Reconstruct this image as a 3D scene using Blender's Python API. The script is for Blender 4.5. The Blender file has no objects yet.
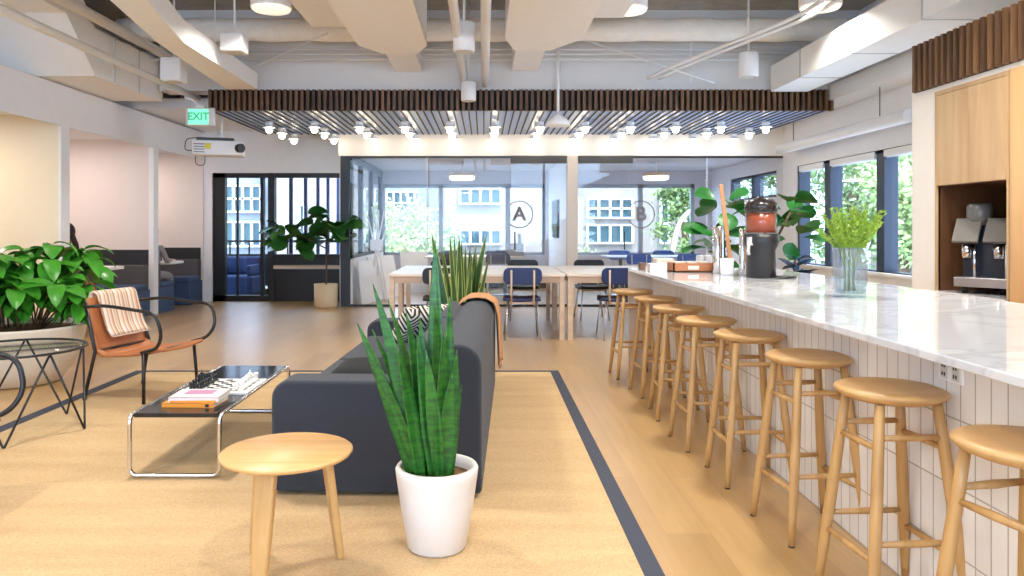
import bpy, bmesh, math, random
from mathutils import Vector, Matrix
R = math.radians
PI = math.pi
random.seed(7)
SC = bpy.context.scene
COL = SC.collection

# ------------------------------------------------------------------ camera, world, sun, exposure
CAMH = 1.28
F = 740.0
cam_d = bpy.data.cameras.new('camera'); cam = bpy.data.objects.new('camera', cam_d); COL.objects.link(cam)
cam.location = (0, 0, CAMH); cam.rotation_euler = (PI/2, 0, 0)
cam_d.sensor_width = 36.0; cam_d.lens = F/1024*36.0
cam_d.shift_x = 28/1024; cam_d.shift_y = -60/1024
cam_d.clip_start = 0.05; cam_d.clip_end = 400
SC.camera = cam

world = bpy.data.worlds.new('world'); SC.world = world; world.use_nodes = True
wn = world.node_tree.nodes; wl = world.node_tree.links
bg = wn['Background']
bg.inputs[0].default_value = (0.50, 0.71, 1.0, 1); bg.inputs[1].default_value = 8.0

sun_d = bpy.data.lights.new('sun', 'SUN'); sun_d.energy = 5.0; sun_d.color = (1, 0.86, 0.66); sun_d.angle = R(1)
sun = bpy.data.objects.new('sun', sun_d); COL.objects.link(sun)
sun.rotation_euler = Vector((-0.3, 0.55, -1.1)).to_track_quat('-Z', 'Y').to_euler()

SC.view_settings.view_transform = 'Standard'; SC.view_settings.look = 'None'
SC.view_settings.gamma = 1.0; SC.view_settings.use_curve_mapping = False
SC.view_settings.exposure = 0.10
SC.cycles.use_denoising = True
SC.cycles.max_bounces = 10; SC.cycles.diffuse_bounces = 6; SC.cycles.glossy_bounces = 4
SC.cycles.transmission_bounces = 6; SC.cycles.transparent_max_bounces = 24
SC.cycles.sample_clamp_indirect = 6.0
SC.cycles.caustics_reflective = False; SC.cycles.caustics_refractive = False

DRUM_W = 47.0          # watts per ceiling drum lamp
WARM = (1.0, 0.95, 0.88)

# ------------------------------------------------------------------ helpers
def s2l(c):
    return tuple((v/12.92 if v <= 0.04045 else ((v+0.055)/1.055)**2.4) for v in [x/255 for x in c])
def lin(c): 
    return tuple(s2l(c)) + (1.0,)
def X(px, d): return (px-484)/F*d
def Z(py, d): return CAMH-(py-228)/F*d

MATS = {}
def mat(name, rgb, rough=0.5, metal=0.0, noise=0.0, nscale=8.0, bump=0.0, bscale=60.0, stretch=(1, 1, 1), sheen=0.0, trans=0.0, emit=None, estr=0.0, spec=0.5, coat=0.0):
    if name in MATS: return MATS[name]
    m = bpy.data.materials.new(name); m.use_nodes = True; MATS[name] = m
    nt = m.node_tree; p = nt.nodes['Principled BSDF']
    c = lin(rgb)
    p.inputs['Base Color'].default_value = c
    p.inputs['Roughness'].default_value = rough
    p.inputs['Metallic'].default_value = metal
    p.inputs['Specular IOR Level'].default_value = spec
    if coat: p.inputs['Coat Weight'].default_value = coat
    if sheen: p.inputs['Sheen Weight'].default_value = sheen
    if trans: p.inputs['Transmission Weight'].default_value = trans
    if emit: 
        p.inputs['Emission Color'].default_value = tuple(emit)+(1,); p.inputs['Emission Strength'].default_value = estr
    tc = nt.nodes.new('ShaderNodeTexCoord'); mp = nt.nodes.new('ShaderNodeMapping')
    nt.links.new(tc.outputs['Object'], mp.inputs['Vector']); mp.inputs['Scale'].default_value = stretch
    nz = nt.nodes.new('ShaderNodeTexNoise'); nz.inputs['Scale'].default_value = nscale; nz.inputs['Detail'].default_value = 5
    nt.links.new(mp.outputs[0], nz.inputs['Vector'])
    mx = nt.nodes.new('ShaderNodeMix'); mx.data_type = 'RGBA'
    k = noise if noise > 0 else 0.03
    mx.inputs[6].default_value = tuple(v*(1-k) for v in c[:3])+(1,)
    mx.inputs[7].default_value = tuple(min(1, v*(1+k)) for v in c[:3])+(1,)
    nt.links.new(nz.outputs['Fac'], mx.inputs[0]); nt.links.new(mx.outputs[2], p.inputs['Base Color'])
    if bump:
        n2 = nt.nodes.new('ShaderNodeTexNoise'); n2.inputs['Scale'].default_value = bscale; n2.inputs['Detail'].default_value = 3
        nt.links.new(mp.outputs[0], n2.inputs['Vector'])
        b = nt.nodes.new('ShaderNodeBump'); b.inputs['Strength'].default_value = bump; b.inputs['Distance'].default_value = 0.01
        nt.links.new(n2.outputs['Fac'], b.inputs['Height']); nt.links.new(b.outputs[0], p.inputs['Normal'])
    return m

def thin_glass(name, tint=(1, 1, 1), refl=1.0, rough=0.0, milky=0.0):
    m = bpy.data.materials.new(name); m.use_nodes = True; MATS[name] = m
    nt = m.node_tree; nt.nodes.clear()
    o = nt.nodes.new('ShaderNodeOutputMaterial'); t = nt.nodes.new('ShaderNodeBsdfTransparent'); g = nt.nodes.new('ShaderNodeBsdfGlossy')
    t.inputs[0].default_value = tuple(tint)+(1,); g.inputs['Roughness'].default_value = rough
    g.inputs[0].default_value = (refl, refl, refl, 1)
    f = nt.nodes.new('ShaderNodeFresnel'); ge = nt.nodes.new('ShaderNodeNewGeometry')
    io = nt.nodes.new('ShaderNodeMapRange'); io.inputs[3].default_value = 1.45; io.inputs[4].default_value = 1/1.45
    nt.links.new(ge.outputs['Backfacing'], io.inputs[0]); nt.links.new(io.outputs[0], f.inputs[0])
    mx = nt.nodes.new('ShaderNodeMixShader')
    nt.links.new(f.outputs[0], mx.inputs[0]); nt.links.new(t.outputs[0], mx.inputs[1]); nt.links.new(g.outputs[0], mx.inputs[2])
    if milky:
        df = nt.nodes.new('ShaderNodeBsdfDiffuse'); df.inputs[0].default_value = (.9, .92, .95, 1); m3 = nt.nodes.new('ShaderNodeMixShader'); m3.inputs[0].default_value = milky
        nt.links.new(mx.outputs[0], m3.inputs[1]); nt.links.new(df.outputs[0], m3.inputs[2]); nt.links.new(m3.outputs[0], o.inputs[0])
    else: nt.links.new(mx.outputs[0], o.inputs[0])
    return m

def wood(name, a, b, axis='y', scale=1.0, rough=0.45, ring=6.0):
    if name in MATS: return MATS[name]
    m = bpy.data.materials.new(name); m.use_nodes = True; MATS[name] = m
    nt = m.node_tree; p = nt.nodes['Principled BSDF']; p.inputs['Roughness'].default_value = rough
    tc = nt.nodes.new('ShaderNodeTexCoord'); mp = nt.nodes.new('ShaderNodeMapping')
    nt.links.new(tc.outputs['Object'], mp.inputs['Vector'])
    s = [14*scale, 14*scale, 14*scale]; s['xyz'.index(axis)] = 1.1*scale
    mp.inputs['Scale'].default_value = s
    nz = nt.nodes.new('ShaderNodeTexNoise'); nz.inputs['Scale'].default_value = 1.0; nz.inputs['Detail'].default_value = 6; nz.inputs['Distortion'].default_value = 0.6
    nt.links.new(mp.outputs[0], nz.inputs['Vector'])
    cr = nt.nodes.new('ShaderNodeValToRGB'); cr.color_ramp.elements[0].position = 0.3; cr.color_ramp.elements[1].position = 0.7
    cr.color_ramp.elements[0].color = lin(a); cr.color_ramp.elements[1].color = lin(b)
    nt.links.new(nz.outputs['Fac'], cr.inputs[0]); nt.links.new(cr.outputs[0], p.inputs['Base Color'])
    return m

class MB:
    def __init__(s): s.v = []; s.f = []; s.sm = []; s.mi = []; s.cur = 0; s.M = Matrix.Identity(4)
    def add(s, vs, fs, smooth=False):
        o = len(s.v); s.v += [tuple(s.M @ Vector(v)) for v in vs]
        for f in fs: s.f.append([i+o for i in f]); s.sm.append(smooth); s.mi.append(s.cur)
        return s
    def box(s, x0, x1, y0, y1, z0, z1):
        if x0 > x1: x0, x1 = x1, x0
        if y0 > y1: y0, y1 = y1, y0
        if z0 > z1: z0, z1 = z1, z0
        v = [(x0,y0,z0),(x1,y0,z0),(x1,y1,z0),(x0,y1,z0),(x0,y0,z1),(x1,y0,z1),(x1,y1,z1),(x0,y1,z1)]
        return s.add(v, [(3,2,1,0),(4,5,6,7),(0,1,5,4),(1,2,6,5),(2,3,7,6),(3,0,4,7)])
    def cbox(s, c, sz, rot=None):
        m = Matrix.Translation(c) @ (rot.to_4x4() if rot is not None else Matrix.Identity(4))
        old = s.M; s.M = old @ m; a, b, c2 = [q/2 for q in sz]; s.box(-a, a, -b, b, -c2, c2); s.M = old; return s
    def tube(s, pts, r, n=10, closed=False, caps=True, flat=1.0):
        P = [Vector(p) for p in pts]; N = len(P); rr = r if isinstance(r, (list, tuple)) else [r]*N
        T = []
        for i in range(N):
            if closed: t = P[(i+1) % N]-P[i-1]
            else: t = P[min(i+1, N-1)]-P[max(i-1, 0)]
            T.append(t.normalized() if t.length > 1e-9 else Vector((0, 0, 1)))
        a = Vector((0, 0, 1)) if abs(T[0].z) < 0.9 else Vector((1, 0, 0))
        u = (a-T[0]*a.dot(T[0])).normalized(); vs = []
        for i in range(N):
            u = (u-T[i]*u.dot(T[i])).normalized(); w = T[i].cross(u)
            for k in range(n):
                an = 2*PI*k/n; vs.append(P[i]+u*(math.cos(an)*rr[i])+w*(math.sin(an)*rr[i]*flat))
        fs = []
        for i in range(N if closed else N-1):
            j = (i+1) % N
            for k in range(n):
                k2 = (k+1) % n; fs.append((i*n+k, i*n+k2, j*n+k2, j*n+k))
        s.add(vs, fs, True)
        if caps and not closed:
            s.add(vs[:n], [tuple(range(n))[::-1]]); s.add(vs[-n:], [tuple(range(n))])
        return s
    def lathe(s, prof, n=32, c=(0, 0, 0), smooth=True, sx=1.0, sy=1.0):
        vs = []; fs = []; m = len(prof)
        for r, z in prof:
            r = max(r, 1e-4)
            for k in range(n):
                a = 2*PI*k/n; vs.append((c[0]+r*sx*math.cos(a), c[1]+r*sy*math.sin(a), c[2]+z))
        for i in range(m-1):
            for k in range(n):
                k2 = (k+1) % n; fs.append((i*n+k, i*n+k2, (i+1)*n+k2, (i+1)*n+k))
        s.add(vs, fs, smooth)
        s.add(vs[:n], [tuple(range(n))[::-1]]); s.add(vs[-n:], [tuple(range(n))])
        return s
    def cyl(s, c, r, z0, z1, n=24): return s.lathe([(r, z0), (r, z1)], n, (c[0], c[1], 0))
    def ball(s, c, r, n=16, sz=(1, 1, 1)):
        m = n//2; prof = [(r*math.sin(PI*i/m), -r*sz[2]*math.cos(PI*i/m)) for i in range(m+1)]
        return s.lathe(prof, n, c, True, sz[0], sz[1])
    def prism(s, poly, a0, a1, axis='z'):
        def P(u, v, w): return (u, v, w) if axis == 'z' else ((w, u, v) if axis == 'x' else (u, w, v))
        n = len(poly); vs = [P(u, v, a0) for u, v in poly]+[P(u, v, a1) for u, v in poly]
        fs = [tuple(range(n))[::-1], tuple(range(n, 2*n))]+[(i, (i+1) % n, n+(i+1) % n, n+i) for i in range(n)]
        return s.add(vs, fs)
    def grid(s, fn, nu, nv, smooth=True):
        vs = [fn(i/nu, j/nv) for i in range(nu+1) for j in range(nv+1)]; w = nv+1
        fs = [(i*w+j, (i+1)*w+j, (i+1)*w+j+1, i*w+j+1) for i in range(nu) for j in range(nv)]
        return s.add(vs, fs, smooth)
    def build(s, name, m, parent=None, bevel=0, seg=2, subsurf=0, solid=0, kind=None, label=None, loc=None, fix=True):
        me = bpy.data.meshes.new(name); me.from_pydata(s.v, [], s.f)
        for mm in (m if isinstance(m, (list, tuple)) else [m]): me.materials.append(mm)
        me.polygons.foreach_set('use_smooth', s.sm); me.polygons.foreach_set('material_index', s.mi); me.update()
        if fix:
            bm = bmesh.new(); bm.from_mesh(me); bmesh.ops.remove_doubles(bm, verts=bm.verts, dist=1e-5)
            bmesh.ops.recalc_face_normals(bm, faces=bm.faces); bm.to_mesh(me); bm.free()
        o = bpy.data.objects.new(name, me); COL.objects.link(o)
        if parent: o.parent = parent
        if loc: o.location = loc
        if bevel:
            b = o.modifiers.new('bevel', 'BEVEL'); b.width = bevel; b.segments = seg; b.limit_method = 'ANGLE'; b.angle_limit = R(40)
        if solid:
            q = o.modifiers.new('solid', 'SOLIDIFY'); q.thickness = solid; q.offset = 0
        if subsurf:
            q = o.modifiers.new('sub', 'SUBSURF'); q.levels = subsurf; q.render_levels = subsurf
        if kind: o['kind'] = kind
        if label: o['label'] = label
        return o

def tag(o, label, cat, group=None, kind=None):
    o['label'] = label; o['category'] = cat
    if group: o['group'] = group
    if kind: o['kind'] = kind
    return o
def thing(name, label, cat, loc=(0, 0, 0), rz=0, group=None):
    o = bpy.data.objects.new(name, None); COL.objects.link(o); o.location = loc; o.rotation_euler = (0, 0, rz)
    o.empty_display_size = 0.1
    return tag(o, label, cat, group)
def struct(name, mb, m, parent=None, **k):
    return mb.build(name, m, parent, kind=None if parent else 'structure', **k)
def kids(o): return [c for c in bpy.data.objects if c.parent == o]
def dup(root, loc, rz=0, label=None, group=None):
    def cp(o, par):
        c = o.copy(); COL.objects.link(c); c.parent = par
        for k in kids(o): cp(k, c)
        return c
    ch = kids(root)
    r = root.copy(); COL.objects.link(r); r.location = loc; r.rotation_euler = (0, 0, rz)
    if label: r['label'] = label
    if group: r['group'] = group
    for k in ch: cp(k, r)
    return r
def fillet(pts, r, n=6, closed=False):
    P = [Vector(p) for p in pts]; out = []; N = len(P)
    for i in range(N):
        if not closed and i in (0, N-1): out.append(P[i]); continue
        a, b, c = P[i-1], P[i], P[(i+1) % N]
        d1, d2 = (a-b), (c-b); rr = min(r, d1.length*0.49, d2.length*0.49)
        p1 = b+d1.normalized()*rr; p2 = b+d2.normalized()*rr
        for k in range(n+1):
            t = k/n; out.append(p1*(1-t)**2+b*2*t*(1-t)+p2*t*t)
    return out
def text(body, size, m, parent, loc, rot, depth=0.002, name='lettering', bold=0.0):
    c = bpy.data.curves.new(name, 'FONT'); c.body = body; c.size = size; c.extrude = depth; c.align_x = 'CENTER'; c.align_y = 'CENTER'; c.offset = bold
    tmp = bpy.data.objects.new(name, c); me = bpy.data.meshes.new_from_object(tmp); bpy.data.objects.remove(tmp); me.materials.clear(); me.materials.append(m)
    o = bpy.data.objects.new(name, me); COL.objects.link(o); o.parent = parent; o.location = loc; o.rotation_euler = rot
    return o

# ------------------------------------------------------------------ materials
M_wall = mat('white wall paint', (236, 236, 238), 0.7)
M_wall2 = mat('warm white paint', (238, 232, 222), 0.7)
M_booth = mat('booth wall paint', (232, 222, 218), 0.7)
M_white = mat('white painted metal', (240, 240, 240), 0.5)
M_offw = mat('off white duct paint', (246, 245, 242), 0.55)
M_grey = mat('grey white bulkhead paint', (222, 221, 220), 0.7)
M_conc = mat('raw concrete', (180, 172, 160), 0.85, noise=0.35, nscale=6, bump=0.4, bscale=30)
M_ins = mat('wrinkled duct insulation', (240, 236, 228), 0.6, noise=0.08, nscale=10, bump=1.0, bscale=22)
M_black = mat('black frame metal', (18, 20, 24), 0.4)
M_dark = mat('dark grey metal', (52, 54, 58), 0.45)
M_tubeb = mat('black steel tube', (22, 22, 24), 0.35)
M_chrome = mat('polished chrome', (225, 225, 228), 0.12, 1.0)
M_steel = mat('brushed steel', (190, 192, 196), 0.3, 1.0)
M_oak = wood('oiled oak', (178, 134, 80), (202, 160, 102), 'z', 1.3, 0.4)
M_oakh = wood('oak tabletop', (186, 142, 88), (206, 166, 110), 'x', 1.0, 0.4)
M_pale = wood('pale birch', (196, 172, 148), (214, 192, 170), 'x', 1.0, 0.5)
M_tabletop = mat('pale laminate', (226, 214, 200), 0.3)
M_walnut = wood('walnut slats', (66, 45, 28), (122, 86, 54), 'z', 0.8, 0.5)
M_cab = wood('light oak veneer', (180, 146, 104), (200, 168, 126), 'z', 0.7, 0.45)
M_cabd = wood('brown oak veneer', (84, 52, 30), (108, 70, 42), 'z', 0.7, 0.45)
M_sofa = mat('charcoal wool fabric', (44, 47, 56), 0.92, noise=0.4, nscale=160, bump=0.6, bscale=220, sheen=0.15)
M_seatb = mat('blue bench fabric', (66, 86, 122), 0.85, noise=0.1, nscale=100)
M_brown = mat('taupe bench fabric', (88, 84, 86), 0.9, noise=0.1, nscale=100)
M_band = mat('charcoal wainscot band', (44, 46, 52), 0.8)
M_navy = mat('navy chair shell', (28, 44, 92), 0.45)
M_blk = mat('matte black plastic', (22, 22, 24), 0.45)
M_leather = mat('tan leather', (180, 112, 66), 0.5, noise=0.12, nscale=12, bump=0.15, bscale=120)
M_glass = thin_glass('clear glass', (1, 1, 1), 0.5)
M_glass2 = thin_glass('table glass', (0.97, 0.99, 0.98), 0.6)
M_marble_t = None
M_leafA = mat('dark glossy leaf', (38, 112, 34), 0.35, noise=0.35, nscale=7)
M_leafB = mat('bright green leaf', (66, 144, 38), 0.32, noise=0.45, nscale=6)
M_leafC = mat('fiddle leaf green', (44, 98, 36), 0.4, noise=0.4, nscale=5)
M_leafblue = mat('bluish rubber leaf', (38, 66, 100), 0.35, noise=0.3, nscale=6)
M_yel = mat('yellow leaf margin', (176, 182, 92), 0.5, noise=0.2, nscale=12)
M_fern = mat('feathery light green', (140, 168, 48), 0.6, noise=0.3, nscale=14)
M_bark = mat('brown stem', (92, 66, 44), 0.8, noise=0.3, nscale=20)
M_soil = mat('mossy soil', (116, 84, 44), 0.95, noise=0.5, nscale=40, bump=0.8, bscale=80)
M_pot = mat('matte white ceramic', (222, 214, 206), 0.55, bump=0.05)
M_potb = mat('beige ceramic', (206, 186, 152), 0.6)
M_potg = mat('cream planter', (226, 216, 198), 0.5)
M_bulb = mat('glowing bulb', (255, 240, 210), 0.4, emit=(1.0, 0.86, 0.66), estr=22)
M_diff = mat('glowing diffuser', (255, 250, 240), 0.5, emit=(1.0, 0.93, 0.82), estr=3.0)
M_pend = mat('glowing pendant glass', (255, 250, 240), 0.5, emit=(1.0, 0.9, 0.78), estr=1.6)
M_drum = mat('drum lamp face', (250, 246, 238), 0.5, emit=(1.0, 0.9, 0.75), estr=0.7)

def floor_mat():
    m = bpy.data.materials.new('oak plank floor'); m.use_nodes = True; nt = m.node_tree; p = nt.nodes['Principled BSDF']
    tc = nt.nodes.new('ShaderNodeTexCoord'); sp = nt.nodes.new('ShaderNodeSeparateXYZ'); cb = nt.nodes.new('ShaderNodeCombineXYZ')
    nt.links.new(tc.outputs['Object'], sp.inputs[0]); nt.links.new(sp.outputs['Y'], cb.inputs['X']); nt.links.new(sp.outputs['X'], cb.inputs['Y'])
    br = nt.nodes.new('ShaderNodeTexBrick'); nt.links.new(cb.outputs[0], br.inputs['Vector'])
    br.inputs['Scale'].default_value = 1.0; br.inputs['Brick Width'].default_value = 1.9; br.inputs['Row Height'].default_value = 0.19
    br.inputs['Mortar Size'].default_value = 0.002; br.inputs['Color1'].default_value = lin((178, 141, 86)); br.inputs['Color2'].default_value = lin((204, 167, 108))
    br.inputs['Mortar'].default_value = lin((172, 134, 86)); br.offset = 0.37; br.inputs['Bias'].default_value = -0.1
    mp = nt.nodes.new('ShaderNodeMapping'); mp.inputs['Scale'].default_value = (16, 1.2, 1); nt.links.new(tc.outputs['Object'], mp.inputs[0])
    nz = nt.nodes.new('ShaderNodeTexNoise'); nz.inputs['Scale'].default_value = 1.3; nz.inputs['Detail'].default_value = 7; nz.inputs['Distortion'].default_value = 0.8
    nt.links.new(mp.outputs[0], nz.inputs['Vector'])
    cr = nt.nodes.new('ShaderNodeValToRGB'); cr.color_ramp.elements[0].position = 0.3; cr.color_ramp.elements[1].position = 0.72
    cr.color_ramp.elements[0].color = (0.88, 0.84, 0.78, 1); cr.color_ramp.elements[1].color = (1.05, 1.03, 1.0, 1)
    nt.links.new(nz.outputs['Fac'], cr.inputs[0])
    mx = nt.nodes.new('ShaderNodeMix'); mx.data_type = 'RGBA'; mx.blend_type = 'MULTIPLY'; mx.inputs[0].default_value = 1
    nt.links.new(br.outputs['Color'], mx.inputs[6]); nt.links.new(cr.outputs[0], mx.inputs[7]); nt.links.new(mx.outputs[2], p.inputs['Base Color'])
    p.inputs['Roughness'].default_value = 0.32; p.inputs['Coat Weight'].default_value = 1.0; p.inputs['Coat Roughness'].default_value = 0.32
    b = nt.nodes.new('ShaderNodeBump'); b.inputs['Strength'].default_value = 0.12; b.inputs['Distance'].default_value = 0.004
    nt.links.new(nz.outputs['Fac'], b.inputs['Height']); nt.links.new(b.outputs[0], p.inputs['Normal'])
    return m
def rug_mat():
    m = bpy.data.materials.new('woven sisal'); m.use_nodes = True; nt = m.node_tree; p = nt.nodes['Principled BSDF']
    tc = nt.nodes.new('ShaderNodeTexCoord'); mp = nt.nodes.new('ShaderNodeMapping'); mp.inputs['Scale'].default_value = (0.5, 5, 1); nt.links.new(tc.outputs['Object'], mp.inputs[0])
    nz = nt.nodes.new('ShaderNodeTexNoise'); nz.inputs['Scale'].default_value = 1.5; nz.inputs['Detail'].default_value = 4; nt.links.new(mp.outputs[0], nz.inputs['Vector'])
    n2 = nt.nodes.new('ShaderNodeTexNoise'); n2.inputs['Scale'].default_value = 130; n2.inputs['Detail'].default_value = 2; nt.links.new(tc.outputs['Object'], n2.inputs['Vector'])
    cr = nt.nodes.new('ShaderNodeValToRGB'); cr.color_ramp.elements[0].position = 0.35; cr.color_ramp.elements[1].position = 0.7
    cr.color_ramp.elements[0].color = lin((188, 157, 114)); cr.color_ramp.elements[1].color = lin((197, 167, 124))
    nt.links.new(nz.outputs['Fac'], cr.inputs[0])
    mx = nt.nodes.new('ShaderNodeMix'); mx.data_type = 'RGBA'; mx.blend_type = 'OVERLAY'; mx.inputs[0].default_value = 0.35
    nt.links.new(cr.outputs[0], mx.inputs[6]); nt.links.new(n2.outputs['Fac'], mx.inputs[7]); nt.links.new(mx.outputs[2], p.inputs['Base Color'])
    p.inputs['Roughness'].default_value = 0.95
    w = nt.nodes.new('ShaderNodeTexWave'); w.inputs['Scale'].default_value = 60; w.bands_direction = 'Y'; nt.links.new(tc.outputs['Object'], w.inputs['Vector'])
    b = nt.nodes.new('ShaderNodeBump'); b.inputs['Strength'].default_value = 0.25; b.inputs['Distance'].default_value = 0.004
    nt.links.new(n2.outputs['Fac'], b.inputs['Height']); nt.links.new(b.outputs[0], p.inputs['Normal'])
    return m
def marble_mat():
    m = bpy.data.materials.new('white marble'); m.use_nodes = True; nt = m.node_tree; p = nt.nodes['Principled BSDF']
    tc = nt.nodes.new('ShaderNodeTexCoord'); nz = nt.nodes.new('ShaderNodeTexNoise'); nz.inputs['Scale'].default_value = 1.3; nz.inputs['Detail'].default_value = 9; nz.inputs['Distortion'].default_value = 2.2
    nt.links.new(tc.outputs['Object'], nz.inputs['Vector'])
    cr = nt.nodes.new('ShaderNodeValToRGB'); e = cr.color_ramp.elements; e[0].position = 0.46; e[0].color = lin((220, 221, 224)); e[1].position = 0.54; e[1].color = lin((212, 213, 217))
    k = e.new(0.5); k.color = lin((198, 200, 205))
    nt.links.new(nz.outputs['Fac'], cr.inputs[0]); nt.links.new(cr.outputs[0], p.inputs['Base Color']); p.inputs['Roughness'].default_value = 0.04
    return m
def tile_mat():
    m = bpy.data.materials.new('stacked white tile'); m.use_nodes = True; nt = m.node_tree; p = nt.nodes['Principled BSDF']
    tc = nt.nodes.new('ShaderNodeTexCoord'); sp = nt.nodes.new('ShaderNodeSeparateXYZ'); cb = nt.nodes.new('ShaderNodeCombineXYZ')
    nt.links.new(tc.outputs['Object'], sp.inputs[0]); nt.links.new(sp.outputs['Y'], cb.inputs['X']); nt.links.new(sp.outputs['Z'], cb.inputs['Y'])
    br = nt.nodes.new('ShaderNodeTexBrick'); nt.links.new(cb.outputs[0], br.inputs['Vector'])
    br.inputs['Scale'].default_value = 1; br.inputs['Brick Width'].default_value = 0.072; br.inputs['Row Height'].default_value = 0.22; br.offset = 0
    br.inputs['Mortar Size'].default_value = 0.003; br.inputs['Mortar Smooth'].default_value = 0.2
    br.inputs['Color1'].default_value = lin((240, 238, 234)); br.inputs['Color2'].default_value = lin((232, 230, 226)); br.inputs['Mortar'].default_value = lin((186, 180, 172))
    nt.links.new(br.outputs['Color'], p.inputs['Base Color']); p.inputs['Roughness'].default_value = 0.18
    b = nt.nodes.new('ShaderNodeBump'); b.inputs['Strength'].default_value = 0.6; b.inputs['Distance'].default_value = 0.003; b.invert = True
    nt.links.new(br.outputs['Fac'], b.inputs['Height']); nt.links.new(b.outputs[0], p.inputs['Normal'])
    return m
def stripe_mat(name, cols, scale, axis='Y', rough=0.9):
    m = bpy.data.materials.new(name); m.use_nodes = True; nt = m.node_tree; p = nt.nodes['Principled BSDF']; p.inputs['Roughness'].default_value = rough
    tc = nt.nodes.new('ShaderNodeTexCoord'); sp = nt.nodes.new('ShaderNodeSeparateXYZ'); nt.links.new(tc.outputs['Object'], sp.inputs[0])
    mu = nt.nodes.new('ShaderNodeMath'); mu.operation = 'MULTIPLY'; mu.inputs[1].default_value = scale; nt.links.new(sp.outputs[axis], mu.inputs[0])
    fr = nt.nodes.new('ShaderNodeMath'); fr.operation = 'FRACT'; nt.links.new(mu.outputs[0], fr.inputs[0])
    cr = nt.nodes.new('ShaderNodeValToRGB'); cr.color_ramp.interpolation = 'CONSTANT'; e = cr.color_ramp.elements
    e[0].position = 0; e[0].color = lin(cols[0]); e[1].position = 1/len(cols); e[1].color = lin(cols[1])
    for i in range(2, len(cols)): q = e.new(i/len(cols)); q.color = lin(cols[i])
    nt.links.new(fr.outputs[0], cr.inputs[0]); nt.links.new(cr.outputs[0], p.inputs['Base Color'])
    return m
def geo_mat():
    m = bpy.data.materials.new('black and white zigzag weave'); m.use_nodes = True; nt = m.node_tree; p = nt.nodes['Principled BSDF']; p.inputs['Roughness'].default_value = 0.9
    tc = nt.nodes.new('ShaderNodeTexCoord'); sp = nt.nodes.new('ShaderNodeSeparateXYZ'); nt.links.new(tc.outputs['Object'], sp.inputs[0])
    def mth(op, a, b=None):
        n = nt.nodes.new('ShaderNodeMath'); n.operation = op
        for i, q in enumerate((a, b)):
            if q is None: continue
            if isinstance(q, (int, float)): n.inputs[i].default_value = q
            else: nt.links.new(q, n.inputs[i])
        return n.outputs[0]
    a = mth('PINGPONG', mth('ADD', sp.outputs['Y'], 10), 0.075)
    z = mth('FRACT', mth('MULTIPLY', mth('ADD', mth('ADD', a, sp.outputs['Z']), 10), 26))
    g = mth('GREATER_THAN', z, 0.5)
    mx = nt.nodes.new('ShaderNodeMix'); mx.data_type = 'RGBA'; mx.inputs[6].default_value = lin((30, 30, 32)); mx.inputs[7].default_value = lin((226, 216, 200))
    nt.links.new(g, mx.inputs[0]); nt.links.new(mx.outputs[2], p.inputs['Base Color'])
    return m
def snake_mat():
    m = bpy.data.materials.new('banded snake plant leaf'); m.use_nodes = True; nt = m.node_tree; p = nt.nodes['Principled BSDF']; p.inputs['Roughness'].default_value = 0.38
    tc = nt.nodes.new('ShaderNodeTexCoord'); mp = nt.nodes.new('ShaderNodeMapping'); mp.inputs['Scale'].default_value = (14, 14, 60); nt.links.new(tc.outputs['Object'], mp.inputs[0])
    nz = nt.nodes.new('ShaderNodeTexNoise'); nz.inputs['Scale'].default_value = 1; nz.inputs['Detail'].default_value = 4; nt.links.new(mp.outputs[0], nz.inputs['Vector'])
    cr = nt.nodes.new('ShaderNodeValToRGB'); e = cr.color_ramp.elements; e[0].position = 0.36; e[0].color = lin((20, 74, 26)); e[1].position = 0.72; e[1].color = lin((54, 120, 36))
    nt.links.new(nz.outputs['Fac'], cr.inputs[0]); nt.links.new(cr.outputs[0], p.inputs['Base Color'])
    return m
M_floor = floor_mat(); M_rug = rug_mat(); M_marble = marble_mat(); M_tile = tile_mat(); M_snake = snake_mat(); M_geo = geo_mat()
M_rugb = mat('dark rug binding', (62, 66, 78), 0.9, noise=0.15, nscale=200, bump=0.2, bscale=300)
M_stripe = stripe_mat('striped wool', [(226, 212, 190), (206, 164, 138), (228, 216, 198), (214, 176, 140), (190, 132, 104), (228, 218, 204), (200, 176, 150), (222, 202, 172), (196, 146, 116), (230, 220, 204)], 7.0, 'Y')
M_throw = mat('rust throw weave', (204, 150, 104), 0.95, noise=0.15, nscale=60, bump=0.4, bscale=200)

# ------------------------------------------------------------------ setting
YG = 12.06     # glass front of the meeting rooms
YB = 15.8      # outer window wall
XL = -4.87; XR = 4.86
struct('floor', MB().box(-7.2, 5.2, -4.2, YB+0.2, -0.12, 0), M_floor)
struct('ceiling', MB().box(-7.2, 5.2, -4.2, YB+0.2, 4.1, 4.3), M_conc)
struct('wall_rear', MB().box(-7.2, -5.2, -4.4, -4.2, 0, 4.1).box(4.8, 5.2, -4.4, -4.2, 0, 4.1).box(-5.2, 4.8, -4.4, -4.2, 0, .3).box(-5.2, 4.8, -4.4, -4.2, 4.0, 4.1), M_wall2)
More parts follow.
